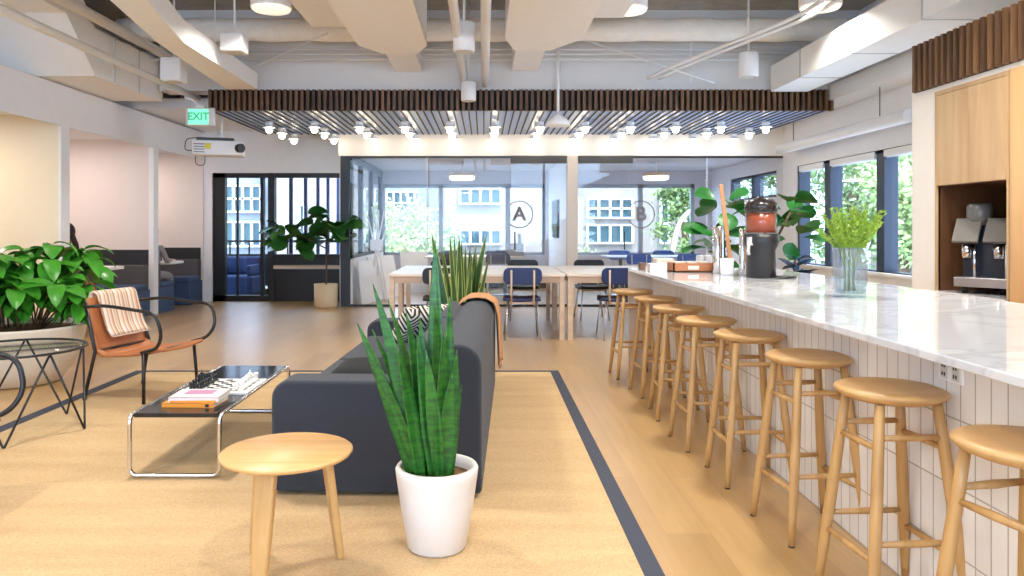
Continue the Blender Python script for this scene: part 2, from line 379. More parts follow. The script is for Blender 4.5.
# left booth wall: header, ends, partitions
HB = 2.46
struct('wall_booth_front', MB().box(XL, XL-0.03, -4.2, 12.9, HB, 2.93).box(XL-0.03, XL, -4.2, 6.4, 0, HB)
       .box(XL-0.03, XL, 8.52, 8.70, 0, HB), M_wall)
struct('wall_left', MB().box(-7.2, -7.0, -4.2, 13.1, 0, 4.1), M_wall)
struct('wall_upper_left', MB().box(-5.45, -5.3, -4.2, 13.0, 2.93, 4.1), M_wall)
struct('ceiling_booth', MB().box(-7.0, XL-0.03, -4.2, 12.9, HB+0.12, 2.93), M_wall)
struct('wall_booth_partition_first', MB().box(-7.0, XL-0.03, 8.52, 8.64, 0, HB+0.12), mat('cream booth paint', (236, 224, 200), 0.7))
struct('wall_booth_partition_second', MB().box(-7.0, XL-0.06, 10.88, 11.0, 0, HB+0.12), M_booth)
struct('trim_1', MB().box(XL-0.05, XL+0.02, 10.86, 11.02, 0, HB), M_white)
struct('trim_2', MB().box(-7.0, XL-0.06, 10.872, 10.88, 0.71, 0.96), M_band)
struct('trim_3', MB().box(-7.0, XL-0.06, 12.862, 12.88, 0.7, 0.94), M_band)
struct('wall_booth_lining', MB().box(-7.0, XL-0.02, 12.875, 12.9, 0, HB+0.12), M_booth)
# back left wall with black framed glazing, opening x -4.72..-2.49, z 0..2.22
struct('wall_back_left', MB().box(-7.0, -4.74, 12.9, 13.1, 0, 4.1).box(-4.74, -2.36, 12.9, 13.1, 2.24, 4.1), M_wall)
struct('wall_meeting_return', MB().box(-2.36, -2.34, 12.1, 12.9, 0, 2.9), M_wall2)
struct('wall_meeting_header', MB().box(-2.36, XR, YG-0.06, YG+0.06, 2.45, 4.1), M_wall2)
struct('wall_meeting_column', MB().box(1.35, 1.52, YG-0.07, YG+0.09, 0, 2.45), mat('beige column paint', (222, 206, 188), 0.7))
struct('wall_meeting_partition', MB().box(1.38, 1.49, YG+0.09, YB, 0, 2.5), M_wall)
struct('ceiling_meeting', MB().box(-2.36, XR, YG+0.06, YB, 2.5, 2.6), mat('meeting ceiling paint', (214, 214, 220), 0.8))
# outer window wall
struct('wall_back', MB().box(-2.36, XR+0.2, YB, YB+0.2, 0, 0.70).box(-2.36, XR+0.2, YB, YB+0.2, 2.22, 4.1)
       .box(1.30, 1.55, YB, YB+0.2, 0.7, 2.22).box(4.5, XR+0.2, YB, YB+0.2, 0.7, 2.22), mat('grey lavender paint', (206, 204, 210), 0.75))
struct('baseboard_back', MB().box(-2.2, XR, YB-0.03, YB, 0, 0.15), M_black)
# right wall with windows
wr = MB()
wr.box(XR, XR+0.2, -4.2, YB, 0, 0.72).box(XR, XR+0.2, -4.2, YB, 2.24, 4.1)
wr.box(XR, XR+0.2, -4.2, 7.0, 0.72, 2.24).box(XR, XR+0.2, 11.5, 12.3, 0.72, 2.24).box(XR, XR+0.2, 12.3, 14.6, 0.72, 1.8).box(XR, XR+0.2, 14.6, YB, 0.72, 2.24)
struct('wall_right', wr, M_wall)
struct('trim_4', MB().box(XR-0.05, XR+0.01, 7.0, 11.5, 0.70, 0.735), M_white)

def window(name, frames, pane, fm=M_black, extra=None):
    f = MB()
    for b in frames: f.box(*b)
    o = struct(name, f, fm)
    MB().box(*pane).build('pane', M_glass, o)
    return o
y0, y1 = YB+0.04, YB+0.12
WF = mat('grey window frame', (160, 168, 178), 0.5)
window('window_1', [(-2.2, 1.3, y0, y1, 0.70, 0.76), (-2.2, 1.3, y0, y1, 2.14, 2.22), (-2.2, -2.12, y0, y1, 0.7, 2.22), (-0.97, -0.88, y0, y1, 0.7, 2.22), (0.46, 0.56, y0, y1, 0.7, 2.22), (1.24, 1.3, y0, y1, .7, 2.22)], (-2.2, 1.3, YB+0.075, YB+0.083, 0.72, 2.2), WF)
window('window_2', [(1.55, 4.5, y0, y1, 0.70, 0.76), (1.55, 4.5, y0, y1, 2.14, 2.22), (1.55, 1.62, y0, y1, 0.7, 2.22), (3.3, 3.4, y0, y1, 0.7, 2.22), (4.43, 4.5, y0, y1, .7, 2.22)], (1.55, 4.5, YB+0.075, YB+0.083, 0.72, 2.2), WF)
x0, x1 = XR+0.02, XR+0.19
NAVY = mat('navy window frame', (22, 32, 52), 0.45)
window('window_3', [(x0, x1, 7.0, 11.5, .72, .75), (x0, x1, 7.0, 11.5, 2.2, 2.24), (x0, x1, 10.42, 10.6, .72, 2.24), (x0, x1, 9.02, 9.2, .72, 2.24), (x0, x1, 7.6, 7.75, .72, 2.24), (x0, x1, 11.44, 11.5, .72, 2.24)], (XR+0.10, XR+0.108, 7.0, 11.5, .73, 2.22), NAVY)
window('window_4', [(x0, x1, 12.3, 14.6, 1.8, 1.84), (x0, x1, 12.3, 14.6, 2.2, 2.24), (x0, x1, 13.35, 13.5, 1.8, 2.24), (x0, x1, 14.55, 14.6, 1.8, 2.24), (x0, x1, 12.3, 12.35, 1.8, 2.24)], (XR+0.10, XR+0.108, 12.3, 14.6, 1.82, 2.22), NAVY)
for yy in ((7.75, 9.02), (9.2, 10.42), (10.6, 11.44)):
    b = thing('roller_blind', 'white roller blind rolled up %s' % {7.75: 'at head of the window bay nearest the coffee cabinets', 9.2: 'at head of the middle window bay behind the fern vase', 10.6: 'at head of the farthest window bay in right wall'}[yy[0]], 'blind', (XR+0.0, (yy[0]+yy[1])/2, 2.12), 0, 'rolled blinds at the right windows')
    h = (yy[1]-yy[0])/2
    MB().tube([(0.04, -h+.03, 0.05), (0.04, h-.03, 0.05)], 0.035, 12).build('fabric_roll', M_white, b)
    MB().box(-0.0, 0.015, -h+.02, h-.02, 0.03, 0.11).build('cassette', M_white, b)
window('window_rear_fill', [(-5.2, 4.8, -4.36, -4.26, .3, .37), (-5.2, 4.8, -4.36, -4.26, 3.93, 4.0), (-2.2, -2.1, -4.36, -4.26, .3, 4.0), (2.25, 2.35, -4.36, -4.26, .3, 4.0)], (-5.2, 4.8, -4.31, -4.302, .32, 3.98), M_black)  # added window behind the camera, lets in frontal fill daylight
# back left glazing (window_5)
g = MB()
yb0, yb1 = 12.94, 13.06
g.box(-4.74, -4.53, yb0, yb1, 0, 2.24).box(-4.74, -2.36, yb0, yb1, 2.16, 2.24).box(-3.77, -3.66, yb0-.03, yb1, 0, 2.24).box(-2.46, -2.36, yb0, yb1, 0, 2.24)
g.box(-4.74, -3.7, yb0, yb1, 0, 0.10).box(-3.7, -2.36, yb0, yb1, 0, 0.56).box(-3.7, -2.36, yb0, yb1, 0.64, 0.82).box(-4.34, -4.31, yb0+.03, yb1-.03, 0.1, 2.2).box(-3.92, -3.86, yb0+.02, yb1, 0.1, 2.2)
w5 = struct('window_5', g, M_black)
MB().box(-4.5, -2.4, 12.99, 13.0, 0.1, 2.16).build('pane', M_glass, w5)
MB().box(-3.66, -2.46, 12.86, 13.02, 0.57, 0.63).build('ledge', M_pale, w5)
# meeting room glass front
fr = MB()
fr.box(-2.33, -2.19, YG-0.05, YG+0.07, 0, 2.47).box(-2.2, XR, YG-0.03, YG+0.03, 2.42, 2.46).box(-2.2, 1.35, YG-0.02, YG+0.02, 0, 0.035).box(1.52, XR, YG-0.02, YG+0.02, 0, 0.035)
gf = struct('window_6', fr, M_black)
pn = MB()
for a, b in ((-2.19, -0.93), (-0.92, 0.42), (0.44, 1.35), (1.52, 2.4), (2.42, 3.62), (3.64, XR)): pn.box(a, b, YG-0.006, YG+0.006, 0.035, 2.43)
pn.build('pane', M_glass, gf)
MB().box(-0.932, -0.918, YG-.01, YG+.01, 0.035, 2.43).box(3.622, 3.638, YG-.01, YG+.01, .035, 2.43).build('joint', mat('frosted joint', (220, 226, 230), .4), gf)
DB = mat('dark door rail', (70, 68, 64), 0.5)
for nm, a, b, hx, lx, L in (('door_1', 0.43, 1.34, 0.50, 0.575, 'A'), ('door_2', 1.53, 2.41, 2.27, 2.545, 'B')):
    d = struct(nm, MB().box(a, b, YG-0.09, YG-0.03, 2.33, 2.45), DB)
    MB().box(a, b, YG-0.05, YG-0.04, 0.02, 2.33).build('pane', M_glass, d)
    MB().tube([(hx, YG-.1, 0.93), (hx, YG-.1, 1.22)], 0.011, 8).build('handle', M_dark, d)
    # vinyl circle with letter
    VL = mat('grey vinyl', (128, 122, 120), 0.7)
    c = MB(); r0, r1 = 0.208, 0.226; start, end = (-135, 135) if L == 'A' else (-155, 150)
    n = 60
    for k in range(n):
        a0 = R(start+(end-start)*k/n); a1 = R(start+(end-start)*(k+1)/n)
        c.add([(lx+r0*math.cos(a0), 0, 1.5+r0*math.sin(a0)), (lx+r1*math.cos(a0), 0, 1.5+r1*math.sin(a0)), (lx+r1*math.cos(a1), 0, 1.5+r1*math.sin(a1)), (lx+r0*math.cos(a1), 0, 1.5+r0*math.sin(a1))], [(0, 1, 2, 3)])
    cc = c.build('circle_decal', VL, d, loc=(0, YG-0.06, 0))
    text(L, 0.31, VL, d, (lx, YG-0.058, 1.5), (PI/2, 0, 0), 0.001, 'room_letter', 0.009)
# room A left side glazing
sg = MB()
for yy in (12.2, 13.2, 14.4, 15.7): sg.box(-2.24, -2.16, yy-0.06, yy+0.06, 0.8, 2.5)
sg.box(-2.24, -2.16, 12.13, YB, 2.38, 2.5).box(-2.24, -2.16, 12.13, YB, 0.76, 0.84)
w7 = struct('window_7', sg, M_black)
MB().box(-2.205, -2.197, 12.13, YB, 0.8, 2.4).build('pane', M_glass, w7)
struct('wall_meeting_side', MB().box(-2.25, -2.15, 12.13, YB, 0, 0.78), M_wall)
# ------------------------------------------------------------------ ceiling features
struct('wall_bulkhead', MB().box(-4.2, XR, 9.58, 9.9, 3.06, 4.1), M_grey)
sl = MB(); x = -3.54
while x < 4.46:
    dz = random.choice((0, 0, 0.0)); sl.box(x, x+0.038, 9.50, 9.57, 2.79, 3.06); x += 0.074
fins = struct('trim_5', sl, M_walnut)
MB().box(-3.56, 4.48, 9.57, 9.60, 2.80, 3.06).build('backing', mat('dark backing board', (26, 24, 24), .8), fins)
# slat ceiling over the lamps
sc_ = MB(); x = -3.54
while x < 4.46:
    sc_.box(x, x+0.018, 9.57, YG-0.06, 2.792, 2.805); x += 0.098
slat = struct('trim_6', sc_, mat('dark brown ceiling slat', (66, 56, 54), .6))
struct('ceiling_slat_panel', MB().box(-3.56, 4.48, 9.6, YG-0.06, 2.806, 2.9), mat('daylight blue ceiling panel', (172, 198, 246), 0.35))  # blue of daylight reflected from the windows is put into this colour
struct('ceiling_left_soffit', MB().box(-5.3, -3.57, 10.4, 12.9, 2.96, 3.1), M_wall)

def duct(name, label, cat='duct'):
    return lambda mb, m=M_offw, **k: tag(mb.build(name, m, **k), label, cat)
def hexa(mb, a, b):   # a, b = lists of 4 corners (near, far)
    return mb.add(list(a)+list(b), [(0, 1, 2, 3), (7, 6, 5, 4), (0, 4, 5, 1), (1, 5, 6, 2), (2, 6, 7, 3), (3, 7, 4, 0)])
def rect(x0, x1, z0, z1, y): return [(x0, y, z0), (x1, y, z0), (x1, y, z1), (x0, y, z1)]
# supply ducts with reducers
t = thing('air_duct', 'white rectangular ceiling duct with stepped reducer, left of the two middle ducts', 'duct', (0, 0, 0), 0)
m_ = MB(); hexa(m_, rect(-1.36, -.617, 3.25, 3.75, 1.0), rect(-1.36, -.617, 3.25, 3.75, 8.0)); hexa(m_, rect(-1.36, -.617, 3.25, 3.75, 8.0), rect(-1.16, -.76, 3.27, 3.62, 8.45)); m_.build('main_duct', M_offw, t)
MB().box(-1.14, -.80, 8.4, 9.58, 3.3, 3.58).build('outlet_collar', M_white, t)
MB().box(-1.86, -1.36, 7.0, 8.0, 3.45, 3.8).build('side_branch', M_white, t)
t = thing('air_duct', 'white rectangular ceiling duct with stepped reducer, right of the two middle ducts', 'duct', (0, 0, 0), 0)
m_ = MB(); hexa(m_, rect(.22, 1.03-.22+.22, 3.25, 3.75, 1.0), rect(.22, .81+.22, 3.25, 3.75, 7.71)); m_.v = m_.v; hexa(m_, rect(.22, 1.03, 3.25, 3.75, 7.71), rect(.34, .74, 3.27, 3.62, 8.3)); m_.build('main_duct', M_offw, t)
MB().box(.36, .70, 8.25, 9.58, 3.31, 3.58).build('outlet_collar', M_white, t)
MB().box(1.03, 1.45, 6.6, 7.71, 3.47, 3.8).build('side_branch', M_white, t)
# left angled duct
m_ = MB()
A = rect(-2.95, -2.63, 3.17, 3.42, 5.2); B = rect(-3.12, -2.87, 3.05, 3.27, 7.08); C = rect(-3.29, -2.89, 3.05, 3.25, 9.45)
hexa(m_, A, B); hexa(m_, B, C)
tag(m_.build('air_duct', M_offw), 'slim white duct angling down to the left end of the slat fins', 'duct')
# big left duct with 45 degree offset
m_ = MB()
hexa(m_, rect(-5.28, -4.27, 2.95, 3.47, 8.13), rect(-5.28, -4.23, 2.95, 3.47, 9.75))
hexa(m_, rect(-5.28, -4.27, 3.48, 4.05, 7.56), rect(-5.28, -4.27, 2.95, 3.47, 8.13))
hexa(m_, rect(-5.28, -4.27, 3.48, 4.05, 2.0), rect(-5.28, -4.27, 3.48, 4.05, 7.56))
bd = tag(m_.build('air_duct', M_offw, fix=True), 'large white duct stepping down above the booths at upper left', 'duct')
for yy in (8.5, 9.1): MB().box(-4.262, -4.24, yy, yy+.012, 2.95, 3.47).build('seam', mat('duct seam', (190, 188, 184), .6), bd)
# right beam-like duct
m_ = MB().box(3.68, 4.155, 0.5, 9.5, 3.03, 3.36)
rd = tag(m_.build('air_duct', M_offw), 'long white duct running above the bar to the right end of the slat fins', 'duct')
for yy in (5.0, 6.2, 7.4, 8.6): MB().box(3.67, 4.16, yy, yy+.014, 3.024, 3.362).build('seam', mat('duct seam', (190, 188, 184), .6), rd)
tag(MB().box(4.45, 4.85, 4, 11.9, 2.92, 3.12).build('air_duct', M_white), 'white boxed duct along the right window wall behind the long beam duct', 'duct')
# insulated round duct
ins = [( -4.5+9.3*i/40, 9.15, 3.73+0.006*math.sin(i*2.1)) for i in range(41)]
tag(MB().tube(ins, [0.14+0.006*math.sin(i*1.7) for i in range(41)], 20).build('insulated_duct', M_ins), 'wrinkled insulated round duct crossing below the concrete ceiling', 'duct')
for z_, w in ((3.55, 'topmost'), (3.49, 'middle'), (3.42, 'lowest')):
    tag(MB().tube([(-4.4, 9.4, z_), (4.3, 9.4, z_)], 0.014, 8).build('conduit', M_grey), '%s of three thin grey conduits below the insulated duct' % w, 'conduit', 'thin conduits crossing in front of the bulkhead')
tag(MB().tube([(-3.8, 1.0, 3.0), (-3.8, 9.83, 3.0)], 0.04, 12).build('pipe', M_white), 'straight white pipe below the big left duct, the lower of two', 'pipe')
tag(MB().tube([(-4.02, 1.0, 3.46), (-4.02, 10.2, 3.46)], 0.055, 12).build('pipe', M_white), 'thicker white pipe along the top edge of the big left duct', 'pipe')
tag(MB().tube([(-.257, 0.5, 3.15), (-.257, 9.5, 3.15)], 0.042, 12).build('pipe', M_white), 'white pipe running towards the fins between the two middle ducts, left one', 'pipe')
tag(MB().tube([(.015, 0.5, 3.13), (.015, 9.5, 3.13)], 0.045, 12).build('pipe', M_white), 'white pipe running towards the fins between the two middle ducts, right one', 'pipe')
for k, w in ((0, 'left'), (1, 'right')):
    pts = fillet([(3.25+.14*k, 4.5, 3.45), (3.22+.14*k, 7.6, 3.45), (2.35+.14*k, 9.25, 3.3), (2.1+.14*k, 9.5, 3.2)], .3)
    tag(MB().tube(pts, 0.022, 8).build('conduit', M_white), '%s of two white conduits bending down beside the long beam duct' % w, 'conduit', 'bent conduits by the beam duct')
# braces
def rod(p, q, label, r=0.008, name='brace_rod'):
    return tag(MB().tube([p, q], r, 6).build(name, M_white), label, 'rod')
rod((-3.0, 9.3, 3.25), (-1.9, 9.0, 3.65), 'thin diagonal brace rod above the slim angled duct')
rod((1.0, 9.2, 3.7), (2.9, 9.3, 3.1), 'thin diagonal brace rod above the fins at right')
rod((2.6, 9.3, 3.1), (2.6, 9.3, 4.1), 'thin vertical hanger rod in front of the bulkhead at right', .006)
for xx, yy, lb in ((-3.07, 7.0, 'near'), (-2.98, 8.2, 'middle'), (-3.35, 9.2, 'far')):
    rod((xx, yy, 3.2), (xx, yy, 4.1), 'thin vertical hanger at %s part of the slim angled duct' % lb, .006, 'hanger_rod')
# drum ceiling lamps (surface fixtures) with their own light
def drum(x, y, label):
    t = thing('drum_lamp', label, 'ceiling lamp', (x, y, 3.5), 0, 'white drum lamps under the concrete ceiling')
    MB().lathe([(0.20, 0.02), (0.205, 0.03), (0.205, 0.60)], 32).build('housing', M_white, t)
    MB().lathe([(0.0, 0.0), (0.185, 0.0), (0.20, 0.02), (0.15, 0.03)], 32).build('diffuser', M_drum, t)
    l = bpy.data.lights.new('drum_light', 'AREA'); l.shape = 'DISK'; l.size = 0.34; l.energy = DRUM_W; l.color = WARM; l.spread = R(140)
    lo = bpy.data.objects.new('drum_light', l); COL.objects.link(lo); lo.parent = t; lo.location = (0, 0, -0.01)
    return t
drum(X(285, 8.0)-.02, 7.55, 'white drum ceiling lamp left of the middle ducts')
drum(X(622, 7.9), 7.6, 'white drum ceiling lamp right of the middle ducts')
drum(X(808, 7.9)-.05, 7.5, 'white drum ceiling lamp beside the two bent conduits')
for i, (x, y) in enumerate([(-1.9, 4.2), (1.75, 4.4), (-3.2, 1.6), (0.1, 1.4), (2.6, 0.6), (-1.8, -1.6), (1.8, -1.8), (2.9, 3.9)]):
    drum(x, y, 'white drum ceiling lamp above the frame, number %s from the bar end' % ['one', 'two', 'three', 'four', 'five', 'six', 'seven', 'eight'][i])
# small hanging cylinders / speakers
def speaker(px, ytop, ybot, w, d, label, round_=True):
    x = X(px, d); zt = Z(ytop, d); zb = Z(ybot, d); r = w/2/F*d
    t = thing('pendant_speaker', label, 'speaker', (x, d, zb))
    if round_: MB().lathe([(r*.9, 0), (r, .01), (r, zt-zb-.01), (r*.9, zt-zb)], 28).build('housing', M_white, t)
    else: MB().cbox((0, 0, (zt-zb)/2), (2*r, 2*r, zt-zb)).build('housing', M_white, t, bevel=.015)
    MB().tube([(0, 0, zt-zb), (0, 0, 4.1-zb)], 0.012, 8).build('hanging_rod', M_white, t)
    MB().lathe([(r*.8, -.004), (r*.8, .0)], 24).build('grille', mat('speaker grille', (200, 198, 192), .8), t)
speaker(174, 59, 82, 20, 8.6, 'white boxy pendant speaker in front of the big left duct', False)
speaker(234.5, 35, 53, 22, 8.0, 'white rounded pendant box hanging right of the slim angled duct', False)
speaker(464, 23, 52, 22, 7.2, 'larger white cylinder pendant between the two middle ducts')
speaker(468.5, 82, 101, 15, 9.3, 'small white cylinder pendant overlapping the dark slat fins')
speaker(748.5, 53, 77, 19, 8.8, 'white cylinder pendant hanging before the bulkhead at right')
t = thing('ceiling_sensor', 'small white cone sensor on a long pole below the slat fins', 'sensor', (X(558, 9.4), 9.4, Z(126, 9.4)))
MB().lathe([(.15, 0), (.15, .05), (.05, .14), (.02, .16)], 24).build('housing', M_white, t)
MB().tube([(0, 0, .15), (0, 0, .95)], .018, 8).build('pole', M_white, t)
# bulb lamps on the slat ceiling
cols = [-3.03+.637*i for i in range(12)]
ordn = ['first', 'second', 'third', 'fourth', 'fifth', 'sixth', 'seventh', 'eighth', 'ninth', 'tenth', 'eleventh', 'twelfth']
lamp0 = None
for r_, (yy, rn) in enumerate(((10.44, 'front'), (11.1, 'middle'), (11.8, 'back'))):
    for i, x in enumerate(cols):
        lb = 'bare bulb lamp under slat ceiling, %s row, %s from left' % (rn, ordn[i])
        if lamp0 is None:
            lamp0 = thing('bulb_lamp', lb, 'lamp', (x, yy, 2.78), 0, 'bulb lamps under the slat ceiling')
            MB().lathe([(.05, -.055), (.055, -.02), (.055, 0)], 16).build('socket', M_white, lamp0)
            MB().lathe([(.085, -.085), (.088, -.080), (.055, -.05), (.03, -.048)], 20).build('shade', M_white, lamp0)
            MB().ball((0, 0, -.115), .048, 12).build('bulb', M_bulb, lamp0)
        else: dup(lamp0, (x, yy, 2.78), 0, lb)
# linear round tube by windows
t = thing('spiral_duct', 'round white tube duct hung along the right wall above the windows', 'duct', (4.6, 0, 2.5))
MB().tube([(0, 8.0, 0), (0, 11.5, 0)], .075, 20).build('duct_body', M_white, t)
for yy in (8.6, 11.0): MB().tube([(0, yy, .07), (0, yy, .42)], .006, 6).build('hanger', M_dark, t)
# exit sign
t = thing('exit_sign', 'green lit EXIT sign hanging left of the slat fins', 'sign', (X(200.5, 9.3), 9.3, Z(126, 9.3)))
MB().cbox((0, 0, .113), (.36, .06, .226)).build('housing', mat('grey sign housing', (216, 214, 216), .5), t, bevel=.01)
MB().cbox((-.015, -.032, .113), (.25, .006, .19)).build('sign_face', mat('green lit sign face', (120, 235, 190), .5, emit=(.25, .95, .6), estr=.75), t)
text('EXIT', .13, mat('sign lettering', (60, 150, 120), .6, emit=(.12, .5, .36), estr=.5), t, (-.015, -.037, .113), (PI/2, 0, 0), .001, 'exit_text', .004)
MB().cbox((.0, 0, .24), (.12, .05, .03)).tube([(0, 0, .25), (-.1, 0, .33), (-.2, 0, .36)], .012, 8).build('mount', M_white, t)
# projector
t = thing('projector', 'white ceiling projector with yellow sticker beside the slat ceiling', 'projector', (X(219, 10.1), 10.1, Z(160, 10.1)), R(16))
MB().cbox((0, 0, .15), (.66, .34, .2)).build('housing', M_white, t, bevel=.02)
MB().cbox((-.04, 0, .27), (.48, .26, .04)).build('top_plate', M_dark, t, bevel=.01)
ln = MB().tube([(.26, -.16, .15), (.30, -.215, .15)], .06, 20).build('lens', M_blk, t)
MB().cbox((-.13, -.172, .17), (.075, .004, .075)).build('sticker', mat('yellow sticker', (214, 196, 40), .5), t)
for j in range(4): MB().cbox((-.24, -.171, .09+.035*j), (.134, .004, .014)).build('vent', mat('vent grey', (120, 120, 124), .6), t)
MB().tube([(.02, 0, .29), (.02, 0, .60)], .028, 12).lathe([(.07, 0), (.04, .05)], 16, (.02, 0, .28)).build('mount_pole', M_white, t)
MB().tube(fillet([(-.26, 0, .30), (-.42, 0, .28), (-.44, 0, .12), (-.33, 0, .12)], .06), .006, 6).tube(fillet([(-.30, 0, .06), (-.30, 0, -.08), (-.18, 0, -.08), (-.18, 0, .06)], .06), .005, 6).build('cable', M_blk, t)

# ------------------------------------------------------------------ rug
rg = thing('area_rug', 'large tan woven rug with dark border under the sofa', 'rug', (0, 0, 0))
MB().box(-3.0, .585, -1.5, 6.52, 0.001, .012).build('woven_field', M_rug, rg)
MB().box(-3.09, -3.0, -1.5, 6.58, 0.001, .014).box(.585, .66, -1.5, 6.58, 0.001, .014).box(-3.0, .585, 6.52, 6.58, 0.001, .014).build('border', M_rugb, rg)

# ------------------------------------------------------------------ bar
bar = thing('bar_counter', 'long white tiled bar with marble top and oak stools along it', 'bar counter', (0, 0, 0))
MB().box(1.315, 2.61, -1.6, 6.76, .888, .915).build('countertop', M_marble, bar, bevel=.004)
MB().box(1.53, 2.55, -1.6, 6.72, 0.0, .888).build('tiled_body', M_tile, bar)
MB().box(1.315, 2.61, 6.72, 6.76, 0, .888).build('end_panel', mat('grey beige marble end', (206, 192, 176), .4, noise=.12, nscale=9), bar)
t = thing('wall_outlet', 'white double outlet set in the bar tiles below the marble top', 'outlet', (1.53, 2.42, .814))
MB().cbox((-.003, 0, 0), (.006, .125, .075)).build('plate', M_white, t, bevel=.002)
for yy in (-.035, .025):
    so_ = MB().cbox((-.0065, yy+.005, 0), (.003, .036, .06)).build('socket', mat('socket face', (214, 212, 208), .4), t)
    MB().cbox((-.009, yy, .012), (.003, .004, .012)).cbox((-.009, yy+.012, .012), (.003, .004, .012)).cbox((-.009, yy, -.016), (.003, .004, .012)).cbox((-.009, yy+.012, -.016), (.003, .004, .012)).build('socket_slots', M_dark, so_)

def make_stool(loc, rz, label):
    t = thing('bar_stool', label, 'stool', loc, rz, 'oak bar stools along the bar')
    MB().lathe([(0, .698), (.07, .698), (.13, .704), (.162, .717), (.175, .731), (.174, .738), (.160, .744), (.12, .742), (.06, .738), (0, .737)], 40).build('seat', M_oakh, t)
    for sx in (-1, 1):
        for sy in (-1, 1):
            a = Vector((.098*sx, .098*sy, .705)); b = Vector((  .165*sx, .165*sy, 0))
            pts = [a.lerp(b, i/6) for i in range(7)]
            MB().tube(pts, [.015, .017, .0185, .019, .0185, .016, .0125], 12).build('leg', M_oak, t)
            MB().tube([b, b+Vector((0, 0, .006))], .0128, 12).build('foot_pad', M_blk, t)
    def at(sx, sy, z):
        q = (.705-z)/.705; r = .098+.067*q; return (r*sx, r*sy, z)
    for z1, z2 in ((.60, .565), (.27, .215)):
        for s in (-1, 1):
            MB().tube([at(-1, s, z1), at(0, s, z1), at(1, s, z1)], [.009, .012, .009], 10).build('rung', M_oak, t)
            MB().tube([at(s, -1, z2), at(s, 0, z2), at(s, 1, z2)], [.009, .012, .009], 10).build('rung', M_oak, t)
    return t
stools = [(1.385, 1.86, 12, 'nearest one, cut off by right edge of the photo'), (1.385, 2.505, 4, 'second from the camera, in front of the outlet'),
          (1.39, 3.15, 6, 'third from the camera along the bar'), (1.37, 3.80, 0, 'fourth from the camera along the bar'),
          (1.33, 4.40, 3, 'fifth from the camera along the bar'), (1.34, 5.06, -4, 'sixth from the camera along the bar'),
          (1.35, 5.74, 5, 'seventh from the camera, second from the far end of the bar'), (1.30, 6.42, 2, 'farthest, at the far end of the bar')]
st0 = None
for x, y, a, w in stools:
    lb = 'round oak bar stool, '+w
    if st0 is None: st0 = make_stool((x-.010, y, 0), R(a), lb)
    else: dup(st0, (x-.010, y, 0), R(a), lb)

# things on the bar
ZB = .915
d = 5.45
t = thing('drink_dispenser', 'black drink dispenser with clear tank of red juice on the bar', 'dispenser', (X(761, d), d, ZB))
MB().lathe([(.10, 0), (.105, .01), (.10, .20), (.118, .24), (.125, .26), (.125, .325)], 32).build('base', mat('charcoal plastic', (30, 31, 34), .4), t)
MB().lathe([(.112, .325), (.112, .49), (.104, .49), (.104, .33)], 32).build('tank', M_glass2, t)
MB().lathe([(.0, .33), (.103, .33), (.103, .478), (0, .478)], 32).build('juice', mat('red orange juice', (178, 84, 60), .25, noise=.25, nscale=6, emit=None), t)
MB().lathe([(.114, .485), (.116, .53), (.108, .545), (.085, .575), (.05, .583), (.028, .585), (.026, .60), (.0, .602)], 32).build('lid', mat('dark lid', (40, 34, 34), .25), t)
MB().cbox((.05, 0, .55), (.08, .05, .035)).build('lid_latch', M_blk, t, bevel=.008)
MB().cbox((-.10, -.06, .27), (.04, .04, .06)).tube([(-.115, -.075, .27), (-.125, -.085, .2), (-.12, -.09, .17)], .012, 8).build('spout', mat('silver plastic', (190, 190, 190), .35), t)
MB().lathe([(.11, 0), (.11, .012), (.0, .012)], 28, (.13, -.03, 0)).build('drip_tray', M_blk, t)
d = 3.95
t = thing('fern_vase', 'ribbed clear glass vase of feathery green stems on the bar', 'vase', (X(850, d), d, ZB))
vp = [(.060, 0), (.075, .004), (.080, .03), (.083, .12), (.083, .24), (.086, .262), (.080, .262), (.077, .24), (.077, .12), (.072, .02), (.0, .015)]
vm = MB(); n = 176; vs = []; fs = []
for r, z in vp:
    for k in range(n):
        a = 2*PI*k/n; rr = r*(1+.022*math.cos(a*22)) if r > .05 else r; vs.append((rr*math.cos(a), rr*math.sin(a), z))
for i in range(len(vp)-1):
    for k in range(n): fs.append((i*n+k, i*n+(k+1) % n, (i+1)*n+(k+1) % n, (i+1)*n+k))
vm.add(vs, fs, True)
for q in range(len(vm.f)): vm.mi[q] = 1 if (q % n) % 8 < 3 else 0
vm.build('vase_body', [None, thin_glass('vase rib glass', (.7, .74, .78), 1.0, .05, .35)], t) if 0 else vm.build('vase_body', [thin_glass('ribbed vase glass', (.86, .89, .92), 1.0, .02, .05), thin_glass('vase rib glass', (.80, .84, .87), 1.0, .05, .16)], t)
MB().lathe([(.0, .02), (.070, .022), (.072, .11), (.0, .11)], 28).build('water', thin_glass('water', (.90, .96, .95), .8), t)
fm = MB(); sm_ = MB()
for i in range(70):
    a = random.uniform(0, 2*PI); spread = random.uniform(.03, .18); h = random.uniform(.10, .24)-spread*.25
    p0 = Vector((.03*math.cos(a+2), .03*math.sin(a+2), .03)); p1 = Vector((.06*math.cos(a), .06*math.sin(a), .26)); p2 = Vector((spread*math.cos(a), spread*math.sin(a), .27+h))
    sm_.tube([p0, p1, p2], [.002, .002, .0012], 5)
    for k in range(34):
        q = k/34; p = p1.lerp(p2, q); L = .034*(1-.5*q)
        dr = Vector((random.uniform(-1, 1), random.uniform(-1, 1), random.uniform(.1, 1))).normalized()
        sd = dr.cross(Vector((random.random(), random.random(), .3))).normalized()*.0028
        fm.add([p-sd, p+dr*L*.5-sd*1.6, p+dr*L, p+dr*L*.5+sd*1.6, p+sd], [(0, 1, 2, 3, 4)])
